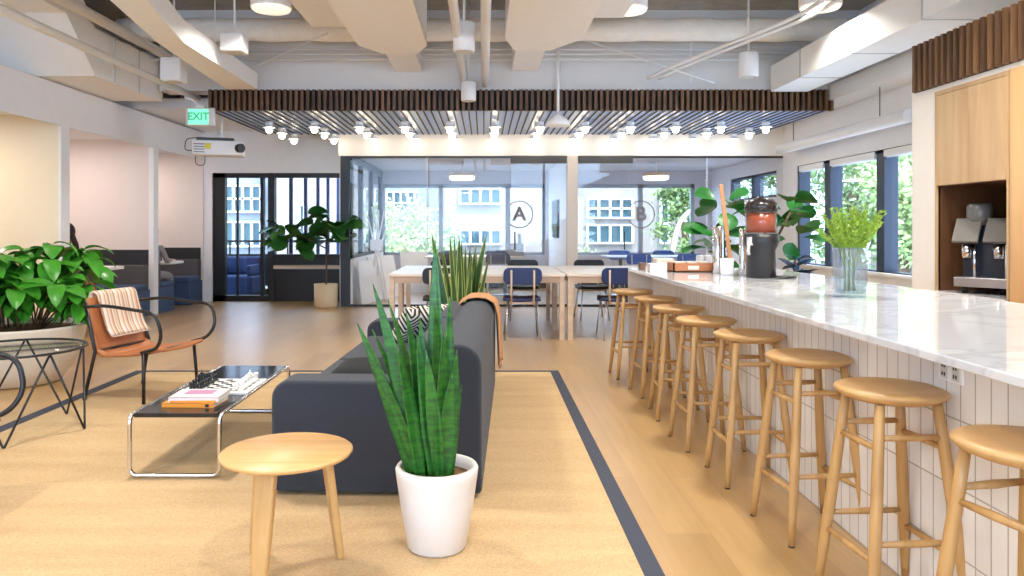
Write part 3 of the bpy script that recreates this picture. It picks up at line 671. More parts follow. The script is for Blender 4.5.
sm_.build('stems', mat('pale green stem', (120, 150, 60), .6), t); fm.build('foliage', M_fern, t, fix=False)
# canisters, cups and trays on the bar
def simple(name, mb, m, label, cat, loc, group=None, bevel=0, rz=0):
    o = mb.build(name, m, bevel=bevel); o.location = loc; o.rotation_euler = (0, 0, rz); return tag(o, label, cat, group)
d = 5.9
def canister(px, d, r, h, label):
    return simple('steel_canister', MB().lathe([(r*.95, 0), (r, .005), (r, h-.004), (r*.9, h)], 28), M_chrome, label, 'canister', (X(px, d), d, ZB))
canister(718, 6.0, .042, .38, 'tall polished steel cup holder left of the drink dispenser')
canister(743, 5.8, .030, .36, 'slim polished steel tube right behind the drink dispenser')
for i, (px, w) in enumerate(((700, 'left'), (708, 'right'))):
    simple('jar', MB().lathe([(.03, 0), (.034, .01), (.034, .12), (.028, .13)], 20), mat('frosted jar glass', (196, 196, 196), .3), '%s of two grey glass jars behind the wooden tray' % w, 'jar', (X(px, 6.45), 6.45, ZB), 'grey jars on the bar')
simple('paper_cup_stack', MB().lathe([(.045, 0), (.05, .03), (.046, .03), (.052, .06), (.048, .06), (.054, .09), (.05, .09), (.055, .13), (.0, .13)], 24), M_white, 'short stack of white paper cups by the steel cup holder', 'cups', (X(727, 5.75), 5.75, ZB))
pad = MB().cbox((0, 0, .29), (.032, .012, .58)).build('serving_paddle', mat('tan wood paddle', (196, 140, 92), .5), bevel=.005)
pad.location = (X(731, 6.05), 6.05, ZB+.10+.22); pad.rotation_euler = (0, R(-13), 0); tag(pad, 'long wooden paddle standing up beside the steel cup holder', 'paddle')
pad.location = (X(730, 5.75), 5.75, ZB+.13); pad.rotation_euler = (0, R(-7), 0)
t = thing('cutlery_tray', 'low wooden tray with white label slot at far end of bar', 'tray', (X(690, 6.2), 6.2, ZB))
w_ = .165
MB().box(-w_, w_, -.10, -.088, 0, .075).box(-w_, w_, .088, .10, 0, .075).box(-w_, -w_+.012, -.1, .1, 0, .075).box(w_-.012, w_, -.1, .1, 0, .075).box(-w_, w_, -.1, .1, 0, .01).build('box', mat('reddish wood', (184, 118, 76), .5), t)
MB().cbox((0, -.103, .038), (.09, .004, .03)).build('label_slot', M_potg, t)
k = MB()
for i in range(3): k.box(-w_+.02+.1*i, -w_+.10+.1*i, -.08, .08, .01, .085)
k.build('sachets', M_potg, t)
simple('napkin_stack', MB().cbox((0, 0, .05), (.15, .15, .10)), M_potg, 'stack of cream napkins behind the wooden tray', 'napkins', (X(664, 6.45), 6.48, ZB), bevel=.004)
simple('serving_box', MB().cbox((0, 0, .035), (.14, .12, .07)), M_pot, 'small white box left of the wooden tray on the bar', 'box', (X(657, 6.2), 6.2, ZB), bevel=.004)
simple('folded_towel', MB().cbox((0, 0, .03), (.05, .08, .06)), mat('dark wood block', (120, 90, 66), .6), 'small brown block at the left corner of the bar end', 'block', (X(642, 6.5), 6.5, ZB), bevel=.004)

# ------------------------------------------------------------------ kitchen wall block
XK = 3.5
kw = MB().box(XK, 4.3, 5.72, 6.05, 0, 2.33).box(XK-.0, 4.3, -4.0, 6.05, 2.33, 2.745)
struct('wall_kitchen', kw, M_wall2)
fz = MB(); yy = -3.9
while yy < 5.98:
    fz.box(XK-.045, XK, yy, yy+.030, 2.37, 2.745); yy += .074
fz_o = struct('trim_7', fz, M_walnut)
MB().box(XK-.012, XK-.002, -3.9, 6.0, 2.37, 2.745).build('backing', mat('dark backing board', (26, 24, 24), .8), fz_o)
cb_ = thing('coffee_cabinet', 'oak wall cabinet with open niche holding the coffee machine', 'cabinet', (XK, 5.33, 0))
c = MB(); # carcass: side panels, back, underside
c.box(0, .62, .37, .39, 0, 2.33).box(0, .62, -.41, -.39, 0, 2.33).box(.60, .62, -.39, .37, 0, 2.33).box(0, .6, -.39, .37, 1.60, 1.62).box(0, .6, -.39, .37, 2.30, 2.33)
c.build('carcass', M_cabd, cb_)
MB().box(-.012, .012, .37, .395, .8, 2.33).box(-.012, .012, -.41, -.39, .8, 2.33).box(-.012, .012, -.39, .37, 2.30, 2.33).build('face_frame', M_cab, cb_)
for a, b in ((-.388, -.014), (-.010, .366)):
    MB().box(-.018, .002, a, b, 1.605, 2.295).build('door', M_cab, cb_, bevel=.002)
for a, b in ((-.388, -.014), (-.010, .366)):
    MB().box(-.018, .002, a, b, .1, .74).build('door', M_cab, cb_, bevel=.002)
MB().box(-.02, .6, -.39, .37, .76, .80).build('worktop', M_marble, cb_)
# tall cabinet nearer
tc_ = thing('tall_cabinet', 'tall warm oak cabinet at the right edge, beside the coffee niche', 'cabinet', (XK, 0, 0))
MB().box(-.02, .62, 1.0, 4.90, 0, 2.33).build('carcass', wood('warm oak veneer', (196, 150, 96), (212, 170, 118), 'z', .7, .4), tc_)
for i in range(5): MB().box(-.04, -.02, 1.02+.77*i, 1.77+.77*i, .1, 2.3).build('door', MATS['warm oak veneer'], tc_, bevel=.002)
# coffee machine
t = thing('coffee_machine', 'black coffee machine with two slanted bean hoppers in the niche', 'coffee machine', (XK+.20, 5.44, .80), R(40))
MB().box(-.16, .1, -.17, .17, .05, .12).build('drip_tray', M_steel, t, bevel=.005)
for q in (-.12, .12): MB().tube([(-.08, q, 0), (-.08, q, .05)], .02, 10).build('foot', M_blk, t)
MB().box(.0, .16, -.16, .16, .09, .52).build('body', mat('dark navy machine', (24, 30, 46), .3), t, bevel=.01)
rot = Matrix.Rotation(R(-28), 3, 'Y')
for yy in (-.09, .11):
    MB().cbox((-.06, yy, .46), (.03, .17, .21), Matrix.Rotation(R(35), 3, 'Y')).build('hopper_face', mat('grey hopper panel', (120, 116, 108), .35), t, bevel=.006)
    MB().tube([(-.07, yy, .26), (-.07, yy, .36)], .035, 16).build('grinder_neck', M_chrome, t)
    MB().tube([(-.07, yy-.05, .09), (-.07, yy-.05, .36)], .012, 8).build('spout_post', M_white if yy < 0 else M_chrome, t)
MB().lathe([(.06, .50), (.085, .55), (.085, .64), (.07, .66), (0, .66)], 24, (.04, .06, 0)).build('bean_bowl', mat('smoky plastic', (110, 108, 104), .3), t)

# ------------------------------------------------------------------ sofa
RS = R(-2.3)
so = thing('sofa', 'charcoal fabric sofa on the tan rug, seen from behind its near arm', 'sofa', (-.46, 4.73, .012), RS)
# local: x -0.5(front)..0.5(back), y -1.25..1.25
def rprof(x0, x1, z0, z1, r, n=8, corners=(1, 1, 1, 1)):
    pts = []
    for (cx, cz, a0, ok) in ((x1-r, z1-r, 0, corners[0]), (x0+r, z1-r, 90, corners[1]), (x0+r, z0+r, 180, corners[2]), (x1-r, z0+r, 270, corners[3])):
        if ok: pts += [(cx+r*math.cos(R(a0+90*k/n)), cz+r*math.sin(R(a0+90*k/n))) for k in range(n+1)]
        else: pts.append((x1 if a0 in (0, 270) else x0, z1 if a0 in (0, 90) else z0))
    return pts
for s in (-1, 1):
    y0_, y1_ = (-1.25, -1.04) if s < 0 else (1.04, 1.25)
    MB().prism(rprof(-.5, .26, .02, .545, .085, 8, (0, 1, 0, 0)), y0_, y1_, 'y').build('arm', M_sofa, so, bevel=.022, seg=4)
MB().box(-.47, .3, -1.04, 1.04, .03, .28).build('base', M_sofa, so, bevel=.015)
for a, b in ((-1.035, -.005), (.005, 1.035)):
    MB().box(-.49, .22, a, b, .28, .43).build('seat_cushion', M_sofa, so, bevel=.035, seg=4)
    MB().cbox((.20, (a+b)/2, .55), (.15, b-a-.01, .30), Matrix.Rotation(R(10), 3, 'Y')).build('back_cushion', M_sofa, so, bevel=.045, seg=4)
MB().prism(rprof(.24, .5, .02, .72, .11, 10, (1, 1, 0, 0)), -1.25, 1.25, 'y').build('back', M_sofa, so, bevel=.02, seg=3)
for sx in (-.42, .42):
    for sy in (-1.15, 1.15): MB().tube([(sx, sy, 0), (sx, sy, .04)], .02, 10).build('leg', M_blk, so)
# throw
def throw_fn(u, v):
    # u across the back: from inside face over top to outside down; v along y
    path = [(.205, .50), (.205, .62), (.24, .70), (.30, .738), (.37, .745), (.44, .738), (.50, .70), (.522, .62), (.53, .5), (.535, .38), (.54, .26)]
    q = u*(len(path)-1); i = min(int(q), len(path)-2); f = q-i
    x = path[i][0]*(1-f)+path[i+1][0]*f; z = path[i][1]*(1-f)+path[i+1][1]*f
    y = .82+.38*v
    wv = .010*math.sin(v*19+u*3)*(u if u > .5 else .5)
    return (x+wv*.7+(.02 if u > .6 else 0)*math.sin(v*9)*.4+.004, y+.03*(u-.5), z+wv*.3+.004)
th = thing('throw_blanket', 'rust coloured fringed throw draped over the sofa back', 'throw', so.location, RS)
MB().grid(throw_fn, 30, 30).build('cloth', M_throw, th, solid=.010)
k = MB()
for i in range(60):
    v = i/59; p = Vector(throw_fn(1, v)); k.tube([p, p+Vector((random.uniform(-.004, .006), random.uniform(-.006, .006), -.05))], [.003, .0015], 5)
k.build('fringe', M_throw, th)
def pillow(name, mb_mat, label, loc, rot, sx, sy, sz, piping=None):
    t = thing(name, label, 'cushion', loc); t.rotation_euler = rot
    m_ = MB()
    def fn(sg):
        def f(u, v):
            a = u*2-1; b = v*2-1; h = max(0, (1-a**4))**.5*max(0, (1-b**4))**.5
            px_ = 1-.06*(b*b); return (sg*sz/2*(h**.8), a*sy/2*(1-.05*(1-b*b)), b*sx/2*(1-.05*(1-a*a)))
        return f
    m_.grid(fn(1), 20, 20); m_.grid(fn(-1), 20, 20)
    m_.build('cover', mb_mat, t)
    if piping:
        pts = []
        for s in range(4):
            for k in range(12):
                q = -1+2*k/12; a, b = [(q, -1), (1, q), (-q, 1), (-1, -q)][s]; pts.append((0, a*sy/2*(1-.05*(1-b*b)), b*sx/2*(1-.05*(1-a*a))))
        MB().tube(pts, .009, 8, closed=True).build('piping', piping, t)
    return t
pillow('throw_pillow', M_geo, 'black and white zigzag cushion in the far corner of the sofa', (-.46, 5.48, .575), (0, R(42), R(-50)), .34, .44, .14)
pillow('throw_pillow', mat('black cushion cloth', (22, 24, 26), .9), 'black cushion with pale fringe lying behind the near sofa arm', (-.60, 3.96, .50), (R(0), R(86), R(85)), .38, .42, .13, mat('pale fringe', (214, 206, 190), .9))

# ------------------------------------------------------------------ round side table
t = thing('side_table', 'round oak side table with three legs in front of the sofa', 'table', (-.737, 2.77, .012))
MB().lathe([(0, .413), (.215, .413), (.236, .420), (.243, .430), (.243, .434), (.238, .438), (0, .438)], 64).build('table_top', wood('oak round top', (204, 156, 96), (224, 182, 122), 'x', 1.0, .35), t)
for a in (24, 256, 140):
    q = Vector((math.cos(R(a)), math.sin(R(a)), 0)); w = Vector((-q.y, q.x, 0)); vs = []
    for rr, z, hw, hr in ((.145, .415, .040, .017), (.172, .21, .036, .016), (.200, 0, .029, .014)):
        c = q*rr+Vector((0, 0, z)); vs += [c-w*hw-q*hr, c+w*hw-q*hr, c+w*hw+q*hr, c-w*hw+q*hr]
    fs = [(0, 1, 2, 3), (11, 10, 9, 8)]+[(4*k+i, 4*k+(i+1) % 4, 4*k+4+(i+1) % 4, 4*k+4+i) for k in range(2) for i in range(4)]
    MB().add(vs, fs).build('leg', M_oak, t, bevel=.010, seg=3)

# ------------------------------------------------------------------ coffee table, chrome tube and black top
t = thing('coffee_table', 'low black coffee table on chrome tube frame holding a chess set', 'table', (-1.57, 4.42, .012))
MB().box(-.213, .213, -.655, .655, .303, .325).build('table_top', mat('black laminate', (30, 30, 32), .12), t, bevel=.003)
fr_ = MB()
for s in (-1, 1):
    e = s*.665
    pts = fillet([(-.228, 0, .317), (-.228, e, .317), (-.228, e, .012), (.228, e, .012), (.228, e, .317), (.228, 0, .317)], .045)
    fr_.tube(pts, .0115, 12, caps=False)
fr_.build('frame', M_chrome, t)
k = MB()
for sx in (-1, 1):
    for sy in (-.5, .5): k.tube([(sx*.2, sy, .314), (sx*.228, sy, .314)], .006, 8)
k.build('bracket', M_chrome, t)
ZT = .012+.325
# books
t = thing('book', 'orange spined paperback at bottom of the pair on the coffee table', 'book', (-1.55, 3.985, ZT), R(-3))
MB().box(-.135, .135, -.10, .10, .002, .020).build('pages', mat('paper', (240, 234, 222), .8), t)
MB().box(-.138, .138, -.104, .102, 0, .003).box(-.138, .138, -.104, .102, .020, .023).box(-.138, .138, -.104, -.1, 0, .023).build('cover', mat('orange cover', (236, 150, 48), .4), t)
MB().cbox((.105, -.1045, .0115), (.02, .002, .016)).build('spine_mark', M_blk, t)
t = thing('book', 'white and mauve covered book on top of the orange one', 'book', (-1.535, 3.995, ZT+.0235), R(2))
MB().box(-.125, .13, -.095, .10, .002, .026).build('pages', MATS['paper'], t)
MB().box(-.128, .133, -.10, .102, 0, .003).box(-.128, .133, -.10, .102, .026, .029).box(-.128, .133, -.10, -.096, 0, .029).build('cover', mat('pale cover', (232, 214, 210), .4), t)
MB().cbox((.0, .02, .0295), (.15, .10, .001)).build('cover_print', mat('mauve print', (176, 120, 150), .5), t)
MB().cbox((0, -.1005, .006), (.24, .001, .010)).build('spine_band', MATS['orange cover'], t)
# chess board
CX, CY = -1.535, 4.38; SQ = .041
t = thing('chess_board', 'white and black chess board on the coffee table', 'chess board', (CX, CY, ZT), R(0))
MB().box(-.195, .195, -.195, .195, 0, .012).build('board', mat('white board', (238, 236, 232), .35), t, bevel=.002)
k = MB()
for i in range(8):
    for j in range(8):
        if (i+j) % 2 == 0: k.box((i-4)*SQ, (i-3)*SQ, (j-4)*SQ, (j-3)*SQ, .0121, .0128)
k.build('dark_squares', mat('grey square', (52, 54, 58), .4), t)
PR = {'pawn': [(.013, 0), (.013, .006), (.006, .012), (.005, .026), (.009, .028), (.009, .032), (.0075, .040), (0, .043)],
      'rook': [(.015, 0), (.015, .008), (.009, .014), (.008, .034), (.012, .038), (.012, .048), (.008, .048), (.008, .043), (0, .043)],
      'bishop': [(.014, 0), (.014, .007), (.007, .014), (.005, .038), (.009, .040), (.009, .046), (.006, .056), (.002, .060), (0, .061)],
      'queen': [(.015, 0), (.015, .008), (.008, .015), (.006, .048), (.011, .052), (.012, .066), (.005, .066), (.004, .070), (0, .071)],
      'king': [(.016, 0), (.016, .008), (.009, .015), (.007, .054), (.012, .058), (.012, .070), (.005, .073), (0, .074)]}
BK = mat('black chess piece', (24, 26, 30), .3); WK = mat('white chess piece', (242, 240, 234), .35)
protos = {}
def piece(kind, white, x, y):
    key = (kind, white); cname = 'white' if white else 'black'; m = WK if white else BK
    lb = '%s chess %s standing on its side of the board' % (cname, kind)
    if key in protos:
        o = protos[key].copy(); COL.objects.link(o); o.location = (x, y, ZT+.0128)
        if kind == 'knight': o.rotation_euler = protos[key].rotation_euler
        return o
    mb = MB()
    if kind == 'knight':
        mb.lathe([(.015, 0), (.015, .008), (.009, .014), (.008, .02)], 16)
        mb.prism([(-.008, .018), (.009, .018), (.011, .032), (.008, .048), (.002, .054), (-.003, .050), (-.013, .042), (-.012, .036), (-.004, .037), (-.006, .028)], -.0055, .0055, 'y')
    else:
        mb.lathe(PR[kind], 16)
        if kind == 'king': mb.cbox((0, 0, .080), (.003, .003, .014)).cbox((0, 0, .081), (.010, .003, .003))
    o = mb.build('chess_'+kind, m); o.location = (x, y, ZT+.0128)
    if kind == 'knight' and white is False: o.rotation_euler = (0, 0, PI)
    tag(o, lb, 'chess piece', '%s chess %ss' % (cname, kind)); protos[key] = o; return o
order = ['rook', 'knight', 'bishop', 'queen', 'king', 'bishop', 'knight', 'rook']
for j in range(8):
    y = CY+(j-3.5)*SQ
    piece(order[j], False, CX-3.5*SQ, y); piece('pawn', False, CX-2.5*SQ, y)
    piece(order[j], True, CX+3.5*SQ, y); piece('pawn', True, CX+2.5*SQ, y)

# ------------------------------------------------------------------ armchairs
def armchair(loc, rz, label):
    t = thing('armchair', label, 'armchair', loc, rz, 'tan leather armchairs on black tube frames')
    # leather sling: profile in x,z
    def prof(u):
        pts = [(.33, .385), (.25, .37), (.05, .335), (-.14, .325), (-.22, .37), (-.255, .48), (-.295, .64), (-.31, .745)]
        q = u*(len(pts)-1); i = min(int(q), len(pts)-2); f = q-i
        return (pts[i][0]*(1-f)+pts[i+1][0]*f, pts[i][1]*(1-f)+pts[i+1][1]*f)
    def seat(u, v):
        x, z = prof(u*.56); y = (v-.5)*.56; return (x, y*(1-.12*(1-u)), z-.018*(1-(2*v-1)**2))
    def back(u, v):
        x, z = prof(.545+u*.455); y = (v-.5)*.56*(1-.12*u); return (x-.012*(1-(2*v-1)**2), y, z)
    MB().grid(seat, 18, 12).build('seat', M_leather, t, solid=.022, bevel=0)
    MB().grid(back, 14, 12).build('backrest', M_leather, t, solid=.022)
    for s in (-1, 1):
        y = .30*s
        pts = fillet([(-.30, y*.93, .68), (-.10, y*1.08, .705), (.36, y*1.10, .66), (.40, y*1.05, .50), (.34, y*.96, .40), (.20, y*.95, .365)], .16, 10)
        MB().tube(pts, .0125, 12).build('armrest', M_tubeb, t)
        MB().tube([(.22, y*.95, .37), (.24, y*1.02, 0)], .013, 12).build('leg', M_tubeb, t)
        MB().tube([(-.305, y*.90, .715), (-.20, y*.95, .36), (-.28, y*1.02, 0)], .013, 12).build('leg', M_tubeb, t)
    MB().tube([(.22, -.285, .355), (.22, .285, .355)], .011, 10).tube([(-.2, -.285, .355), (-.2, .285, .355)], .011, 10).build('crossbar', M_tubeb, t)
    return t
ac = armchair((-2.60, 5.68, .012), R(-15), 'tan leather armchair with striped blanket at left of the coffee table')
ac2 = dup(ac, (-2.56, 3.17, .012), R(2), 'black tube armchair mostly cut off by the left edge of the picture')
# striped blanket on chair back
bl = thing('striped_blanket', 'cream and rust striped blanket hung over the armchair back', 'blanket', (-2.60, 5.68, .012), R(-15))
def blk(u, v):
    pts = [(-.345, .56), (-.355, .68), (-.345, .765), (-.32, .775), (-.295, .755), (-.27, .65), (-.23, .51), (-.185, .44)]
    q = u*(len(pts)-1); i = min(int(q), len(pts)-2); f = q-i
    x = pts[i][0]*(1-f)+pts[i+1][0]*f; z = pts[i][1]*(1-f)+pts[i+1][1]*f
    y = -.21+.40*v+.06*u; return (x+.012+.004*math.sin(v*15), y, z+.012)
MB().grid(blk, 24, 20).build('cloth', M_stripe, bl, solid=.016)
k = MB()
for i in range(40):
    p = Vector(blk(1, i/39)); k.tube([p, p+Vector((.018, 0, -.006))], [.003, .0015], 5)
k.build('fringe', mat('cream fringe', (228, 214, 194), .9), bl)

# glass side table on hairpin legs
t = thing('wire_side_table', 'round glass side table on black hairpin legs at left edge', 'table', (-2.93, 4.62, .012))
MB().lathe([(0, .512), (.395, .512), (.395, .520), (0, .520)], 56).build('glass_top', M_glass2, t)
pts = [(.40*math.cos(2*PI*i/60), .40*math.sin(2*PI*i/60), .516) for i in range(60)]
MB().tube(pts, .008, 8, closed=True).build('rim', M_tubeb, t)
for a in (-65, 5, 77, 149, 221):
    c0 = Vector((math.cos(R(a)), math.sin(R(a)), 0)); c1 = Vector((math.cos(R(a+35)), math.sin(R(a+35)), 0)); c2 = Vector((math.cos(R(a-35)), math.sin(R(a-35)), 0))
    MB().tube(fillet([c1*.385+Vector((0, 0, .512)), c0*.42, c2*.385+Vector((0, 0, .512))], .02), .007, 8).build('leg', M_tubeb, t)

# ------------------------------------------------------------------ plants
def leaf(mb, base, dirv, L, W, shape='ovate', bend=.6, twist=0, n=9, edge=False, fold=.18):
    d = Vector(dirv).normalized(); p = Vector(base)
    side = d.cross(Vector((0, 0, 1)))
    if side.length < .05: side = Vector((1, 0, 0))
    side.normalize(); side = Matrix.Rotation(twist, 3, d) @ side
    rows = []; step = L/n
    for i in range(n+1):
        t = i/n
        if shape == 'ovate': w = math.sin(PI*min(1, t*1.0))**.75*(1-.25*t)
        elif shape == 'fiddle': w = math.sin(PI*t**1.35)**.6 if 0 < t < 1 else 0
        else: w = (min(1, .55+t*1.2))*(1-t**3.2)
        w = max(w, .02)*W/2
        nrm = side.cross(d).normalized()
        if edge: offs = (-1, -.72, 0, .72, 1)
        else: offs = (-1, -.5, 0, .5, 1)
        rows.append([p+side*(w*o)+nrm*(abs(o)*w*fold) for o in offs])
        p = p+d*step
        # bend towards gravity
        g = Vector((0, 0, -1)); d = (d+g*bend*step/L*1.0).normalized()
        side = (side-d*side.dot(d)).normalized()
    vs = [q for r in rows for q in r]
    c = mb.cur
    for j in range(4):
        fs = [(i*5+j, i*5+j+1, (i+1)*5+j+1, (i+1)*5+j) for i in range(n)]
        if edge and j in (0, 3): mb.cur = 1
        o = len(mb.v)
        if j == 0: mb.v += [tuple(mb.M @ q) for q in vs]; o0 = o
        for f in fs: mb.f.append([i+o0 for i in f]); mb.sm.append(True); mb.mi.append(mb.cur)
        mb.cur = c
def planter_pot(name, t, R0, Rb, H, m, rim=.02):
    MB().lathe([(0, 0), (Rb*.92, 0), (Rb, .012), (Rb+(R0-Rb)*.55, H*.5), (R0*.985, H*.9), (R0, H-.01), (R0-.006, H), (R0-rim, H), (R0-rim-.004, H-.03), (R0-rim-.012, H*.6), (0, H*.6)], 48).build(name, m, t)
    MB().lathe([(0, H-.045), (R0-rim-.006, H-.045), (R0-rim-.008, H-.06), (0, H-.06)], 32).build('soil', M_soil, t)

# front snake plant
d0 = 2.95
t = thing('snake_plant', 'tall snake plant in a white ceramic pot behind the round side table', 'plant', (X(437, d0), d0, .012))
planter_pot('pot', t, .165, .118, .325, M_pot)
mb = MB()
tips = [(357, 323, .055, -.02), (373, 284, .05, -.09), (372, 329, .045, .08), (406, 312, .06, 0), (417, 335, .055, -.08), (434, 300, .068, .03), (450, 296, .05, .06), (368, 351, .04, -.10),
        (457, 350, .05, -.03), (435, 240, .058, .09), (443, 330, .07, -.10), (396, 345, .055, -.11), (426, 350, .05, -.12), (452, 372, .06, -.09), (405, 368, .05, .10), (462, 385, .04, .03), (388, 300, .05, .1), (384, 375, .05, .04), (420, 318, .055, .05), (440, 365, .065, -.02)]
for (px, py, w, dy) in tips:
    tip = Vector((X(px, d0+dy)-t.location.x, dy, Z(py, d0+dy)-.012))
    bx = max(-.10, min(.10, tip.x*.35+random.uniform(-.015, .03))); b = Vector((bx, dy*.55, .27))
    v = tip-b; L = v.length
    mid = v.normalized(); start = (mid+Vector((-tip.x*.35, 0, .12))).normalized()
    # quadratic path strip
    n = 12; tw = random.uniform(-.7, .7); sd0 = Vector((math.cos(tw), math.sin(tw), 0)); rows = []
    c1 = b+start*L*.5
    for i in range(n+1):
        q = i/n; p = b*(1-q)**2+c1*2*q*(1-q)+tip*q*q; ww = w*.62*min(1, .55+q*1.3)*(1-q**3.5); ww = max(ww, .0012)
        tw2 = tw+.5*q; sd = Vector((math.cos(tw2), math.sin(tw2), 0)); nr = sd.cross(Vector((0, 0, 1)))
        rows.append([p-sd*ww+nr*ww*.3, p-sd*ww*.5+nr*ww*.05, p, p+sd*ww*.5+nr*ww*.05, p+sd*ww+nr*ww*.3])
    vs = [q for r in rows for q in r]
    mb.add(vs, [(i*5+j, i*5+j+1, i*5+j+6, i*5+j+5) for i in range(n) for j in range(4)], True)
mb.build('leaves', M_snake, t, solid=.003, fix=False)
# rear snake plant
d1 = 6.38
t = thing('snake_plant', 'yellow edged snake plant standing beyond the far end of the sofa', 'plant', (X(462, d1), 6.36, .014))
planter_pot('pot', t, .16, .12, .34, M_potb)
mb = MB()
for i in range(34):
    a = random.uniform(0, 2*PI); r = random.uniform(.01, .11); h = random.choice((.55, .7, .8, .85, .92))*random.uniform(.85, 1.08)
    lean = random.uniform(.05, .35)*(1.3 if h < .6 else .7)
    leaf(mb, (r*math.cos(a), r*math.sin(a), .28), (math.cos(a)*lean, math.sin(a)*lean, 1), h, random.uniform(.06, .09), 'sword', bend=.05, twist=random.uniform(-1.5, 1.5), n=8, edge=True)
leaf(mb, (-.03, 0, .28), (-.04, 0, 1), .93, .05, 'sword', bend=0, twist=0, n=8, edge=True)
mb.build('leaves', [mat('dark snake leaf', (64, 98, 52), .4, noise=.35, nscale=25), M_yel], t, fix=False)
# big left plant in cream bowl planter
t = thing('potted_rubber_plant', 'bushy green broadleaf plant in a wide cream bowl at left', 'plant', (-3.86, 6.15, 0))
MB().lathe([(0, 0), (.26, 0), (.31, .01), (.40, .14), (.465, .30), (.50, .46), (.505, .475), (.49, .48), (.475, .475), (.46, .43), (0, .40)], 56).build('bowl', M_potg, t)
MB().lathe([(0, .44), (.2, .445), (.462, .435), (.46, .42), (0, .42)], 40).build('soil', M_soil, t)
mb = MB(); st = MB()
for i in range(40):
    a = random.uniform(0, 2*PI); rr = random.uniform(.05, .62); h = .58+random.uniform(.08, .66)*(1-rr*.45)
    if i < 4: a = R(-20+15*i); rr = .42+.06*i; h = .80-.06*i
    if i in (4, 5, 6): a = R(170+40*(i-4)); rr = .15+.1*(i-4); h = 1.02
    top = Vector((rr*math.cos(a), rr*math.sin(a), h)); b = Vector((.15*math.cos(a), .15*math.sin(a), .43))
    st.tube(fillet([b, (b+top)/2+Vector((0, 0, .1)), top], .1), [.008]*9 if False else .007, 6)
    for k in range(7):
        an = a+2*PI*k/7+random.uniform(-.3, .3); up = random.uniform(-.1, .6)
        leaf(mb, top+Vector((0, 0, random.uniform(-.06, .03))), (math.cos(an), math.sin(an), up), random.uniform(.24, .36), random.uniform(.12, .18), 'ovate', bend=random.uniform(.9, 2.6), twist=random.uniform(-.4, .4), n=8)
st.build('stems', M_bark, t); mb.build('foliage', M_leafB, t, fix=False)
# fiddle leaf fig by back left window
t = thing('fiddle_leaf_fig', 'fiddle leaf fig in round beige pot beside the back glazing', 'plant', (X(326, 11.95), 11.95, 0))
MB().lathe([(0, 0), (.17, 0), (.185, .02), (.19, .38), (.175, .38), (.17, .33), (0, .33)], 32).build('pot', M_potb, t)
st = MB(); st.tube(fillet([(0, 0, .3), (.01, 0, .7), (0, 0, 1.0), (.05, 0, 1.45)], .1), .014, 8)
st.tube(fillet([(0, 0, .95), (-.3, .02, 1.1), (-.62, .05, 1.25)], .1), .010, 8); st.build('stems', M_bark, t)
mb = MB()
def figcrown(mb, c, n, rad, L=(.22, .32), hz=.45):
    for i in range(n):
        a = random.uniform(0, 2*PI); e = random.uniform(-.6, .9); dv = Vector((math.cos(a)*math.cos(e), math.sin(a)*math.cos(e), math.sin(e)))
        b = Vector(c)+Vector((dv.x*rad*.35, dv.y*rad*.35, random.uniform(-hz, hz)*.6))
        leaf(mb, b, dv, random.uniform(*L), random.uniform(.60, .75)*L[1], 'fiddle', bend=random.uniform(.3, 1.2), twist=random.uniform(-.7, .7), n=9)
figcrown(mb, (.16, 0, 1.26), 30, .35, (.28, .38)); figcrown(mb, (-.62, .05, 1.12), 32, .4, (.28, .38), hz=.35)
mb.build('foliage', M_leafC, t, fix=False)
# figs behind the bar
t = thing('fiddle_leaf_fig', 'fiddle leaf fig behind the bar, leaves showing around the dispenser', 'plant', (X(722, 8.0), 8.0, 0))
MB().lathe([(0, 0), (.19, 0), (.21, .02), (.22, .42), (.2, .42), (.19, .36), (0, .36)], 32).build('pot', M_pot, t)
st = MB().tube(fillet([(0, 0, .36), (.03, 0, .8), (0, 0, 1.4)], .1), .016, 8).tube(fillet([(0, 0, .5), (.45, 0, .9), (.72, -.05, 1.45)], .2), .014, 8); st.build('stems', M_bark, t)
mb = MB(); 
for (cx, cz, n) in ((-.05, 1.15, 12), (.0, 1.45, 7), (.72, 1.45, 10), (.78, 1.2, 5)):
    figcrown(mb, (cx, 0, cz), int(n*1.5), .28, (.22, .32), .25)
mb.build('foliage', mat('deep green fig leaf', (34, 110, 40), .35, noise=.4, nscale=5), t, fix=False)
t = thing('rubber_plant', 'low bluish leaved rubber plant behind the bar below the window', 'plant', (X(795, 7.6), 7.6, 0))
MB().lathe([(0, 0), (.17, 0), (.19, .02), (.2, .5), (.18, .5), (.17, .45), (0, .45)], 32).build('pot', M_pot, t)
MB().tube([(0, 0, .45), (0, 0, .95)], .012, 8).build('stem', M_bark, t)
mb = MB()
for i in range(34):
    a = random.uniform(0, 2*PI); leaf(mb, (0, 0, random.uniform(.6, .95)), (math.cos(a), math.sin(a), random.uniform(-.1, .9)), random.uniform(.18, .28), random.uniform(.07, .10), 'ovate', bend=.6, twist=random.uniform(-.5, .5))
mb.build('foliage', M_leafblue, t, fix=False)

